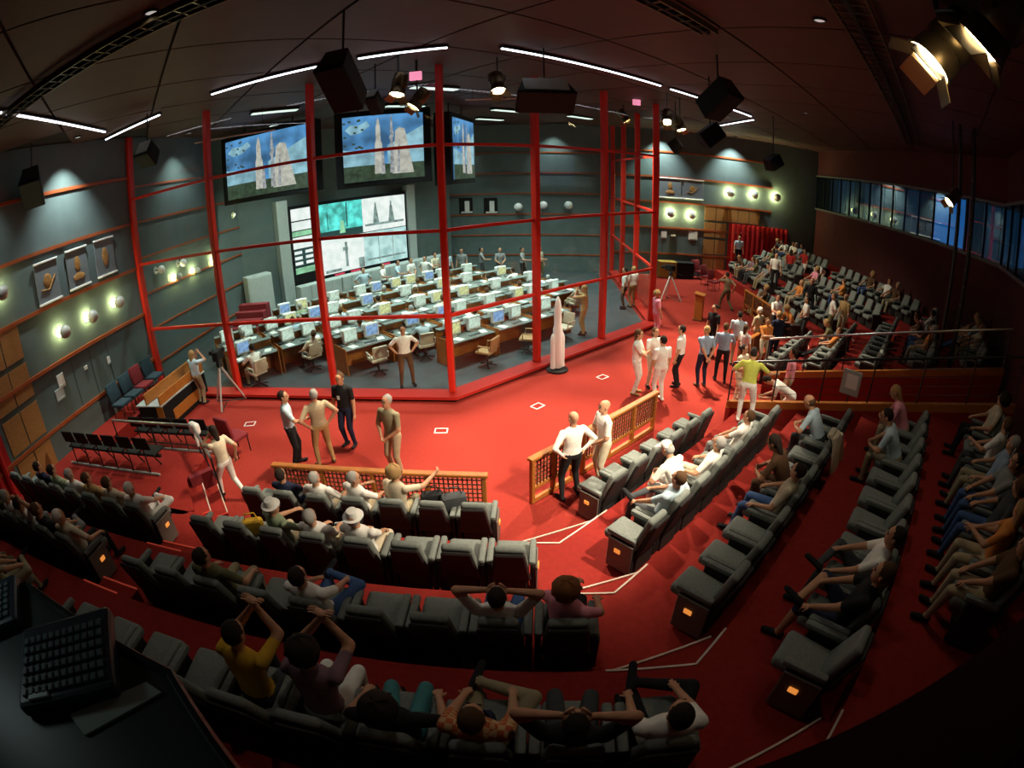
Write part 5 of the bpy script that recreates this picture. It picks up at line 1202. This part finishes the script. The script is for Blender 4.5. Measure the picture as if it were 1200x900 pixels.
# ------------------------------------------------------------------ belongings
def seat_near(px, py, blk=None):
    return min((k for k in HEADS if blk is None or k[0] in blk), key=lambda k: (HEADS[k][0] - px) ** 2 + (HEADS[k][1] - py) ** 2)
k = seat_near(1000, 520, 'R'); p, z, a, o = SEATS[k]; f = V((math.cos(a), math.sin(a), 0)); q = V((p.x, p.y, z))
ct = thing('draped_coat', 'long pale coat hung over a seat back in the third right-hand row', 'coat', q, rzf(a))
b = MB(); ring_loft(b, [(V((0, -0.36, 1.0)), V((0.20, 0, 0)), V((0, 0.07, 0))), (V((0, -0.42, 0.9)), V((0.23, 0, 0)), V((0, 0.06, 0))), (V((0.02, -0.47, 0.6)), V((0.25, 0, 0)), V((0, 0.05, 0))), (V((0.04, -0.52, 0.3)), V((0.27, 0, 0)), V((0, 0.05, 0))), (V((0.05, -0.54, 0.08)), V((0.24, 0, 0)), V((0, 0.04, 0)))], 16)
obj('cloth', b, cm('cream'), ct, smooth=True)
obj('sleeve', MB().tube([(0.22, -0.40, 0.92), (0.34, -0.5, 0.55), (0.36, -0.52, 0.2)], [0.07, 0.06, 0.05], 10), cm('cream'), ct, smooth=True)
obj('collar', MB().rbox((0, -0.30, 1.0), (0.34, 0.10, 0.08), 0.03, seg=2), cm('cream'), ct, smooth=True)
p = RF(PN + 0.07, 8.3); zt = 0.60 + (8.3 - 5.55) / 6.45 * 2.0
nb = thing('notice_board', 'small white notice on a grey board fixed at the passage railing', 'notice board', (p.x, p.y, zt), math.atan2(NN.y, NN.x))
obj('board', MB().rbox((0, -0.03, 0.42), (0.42, 0.03, 0.52), 0.01, seg=1), M_greyp, nb); obj('sheet', MB().box((0.02, -0.05, 0.45), (0.26, 0.006, 0.30)), M_white, nb); obj('post', MB().tube([(0, 0, 0.0), (0, 0, 0.3)], 0.02, 6), M_dark, nb)
def bag(px, py, z, m, label, sc=1.0, rz=0.3):
    t = thing('bag', label, 'bag', G(px, py, z), rz)
    obj('body', MB().rbox((0, 0, 0.14 * sc), (0.36 * sc, 0.20 * sc, 0.28 * sc), 0.06 * sc, seg=2), m, t, smooth=True)
    obj('strap', MB().tube([(-0.12 * sc, 0, 0.26 * sc), (-0.08 * sc, 0, 0.40 * sc), (0.08 * sc, 0, 0.40 * sc), (0.12 * sc, 0, 0.26 * sc)], 0.012, 6), m, t, smooth=True)
bag(404, 634, 0.45, cm('lightblue'), 'pale blue bag on the floor behind the front row', 0.9)
bag(508, 594, 0.47, cm('black'), 'black bag on a front row seat beside the pointing woman', 1.0)
bag(533, 598, 0.47, cm('dgrey'), 'dark grey bag on a front row seat near the aisle end', 1.1)
bag(300, 625, 0.92, cm('yellow'), 'yellow bag on a second row seat beside the white hat', 0.9)
bag(732, 644, 0.20, cm('white'), 'small white bag on the aisle step by the second right-hand row', 0.6)
bag(560, 858, 1.82, cm('navy'), 'dark blue bag on the empty fourth row seat', 0.8)
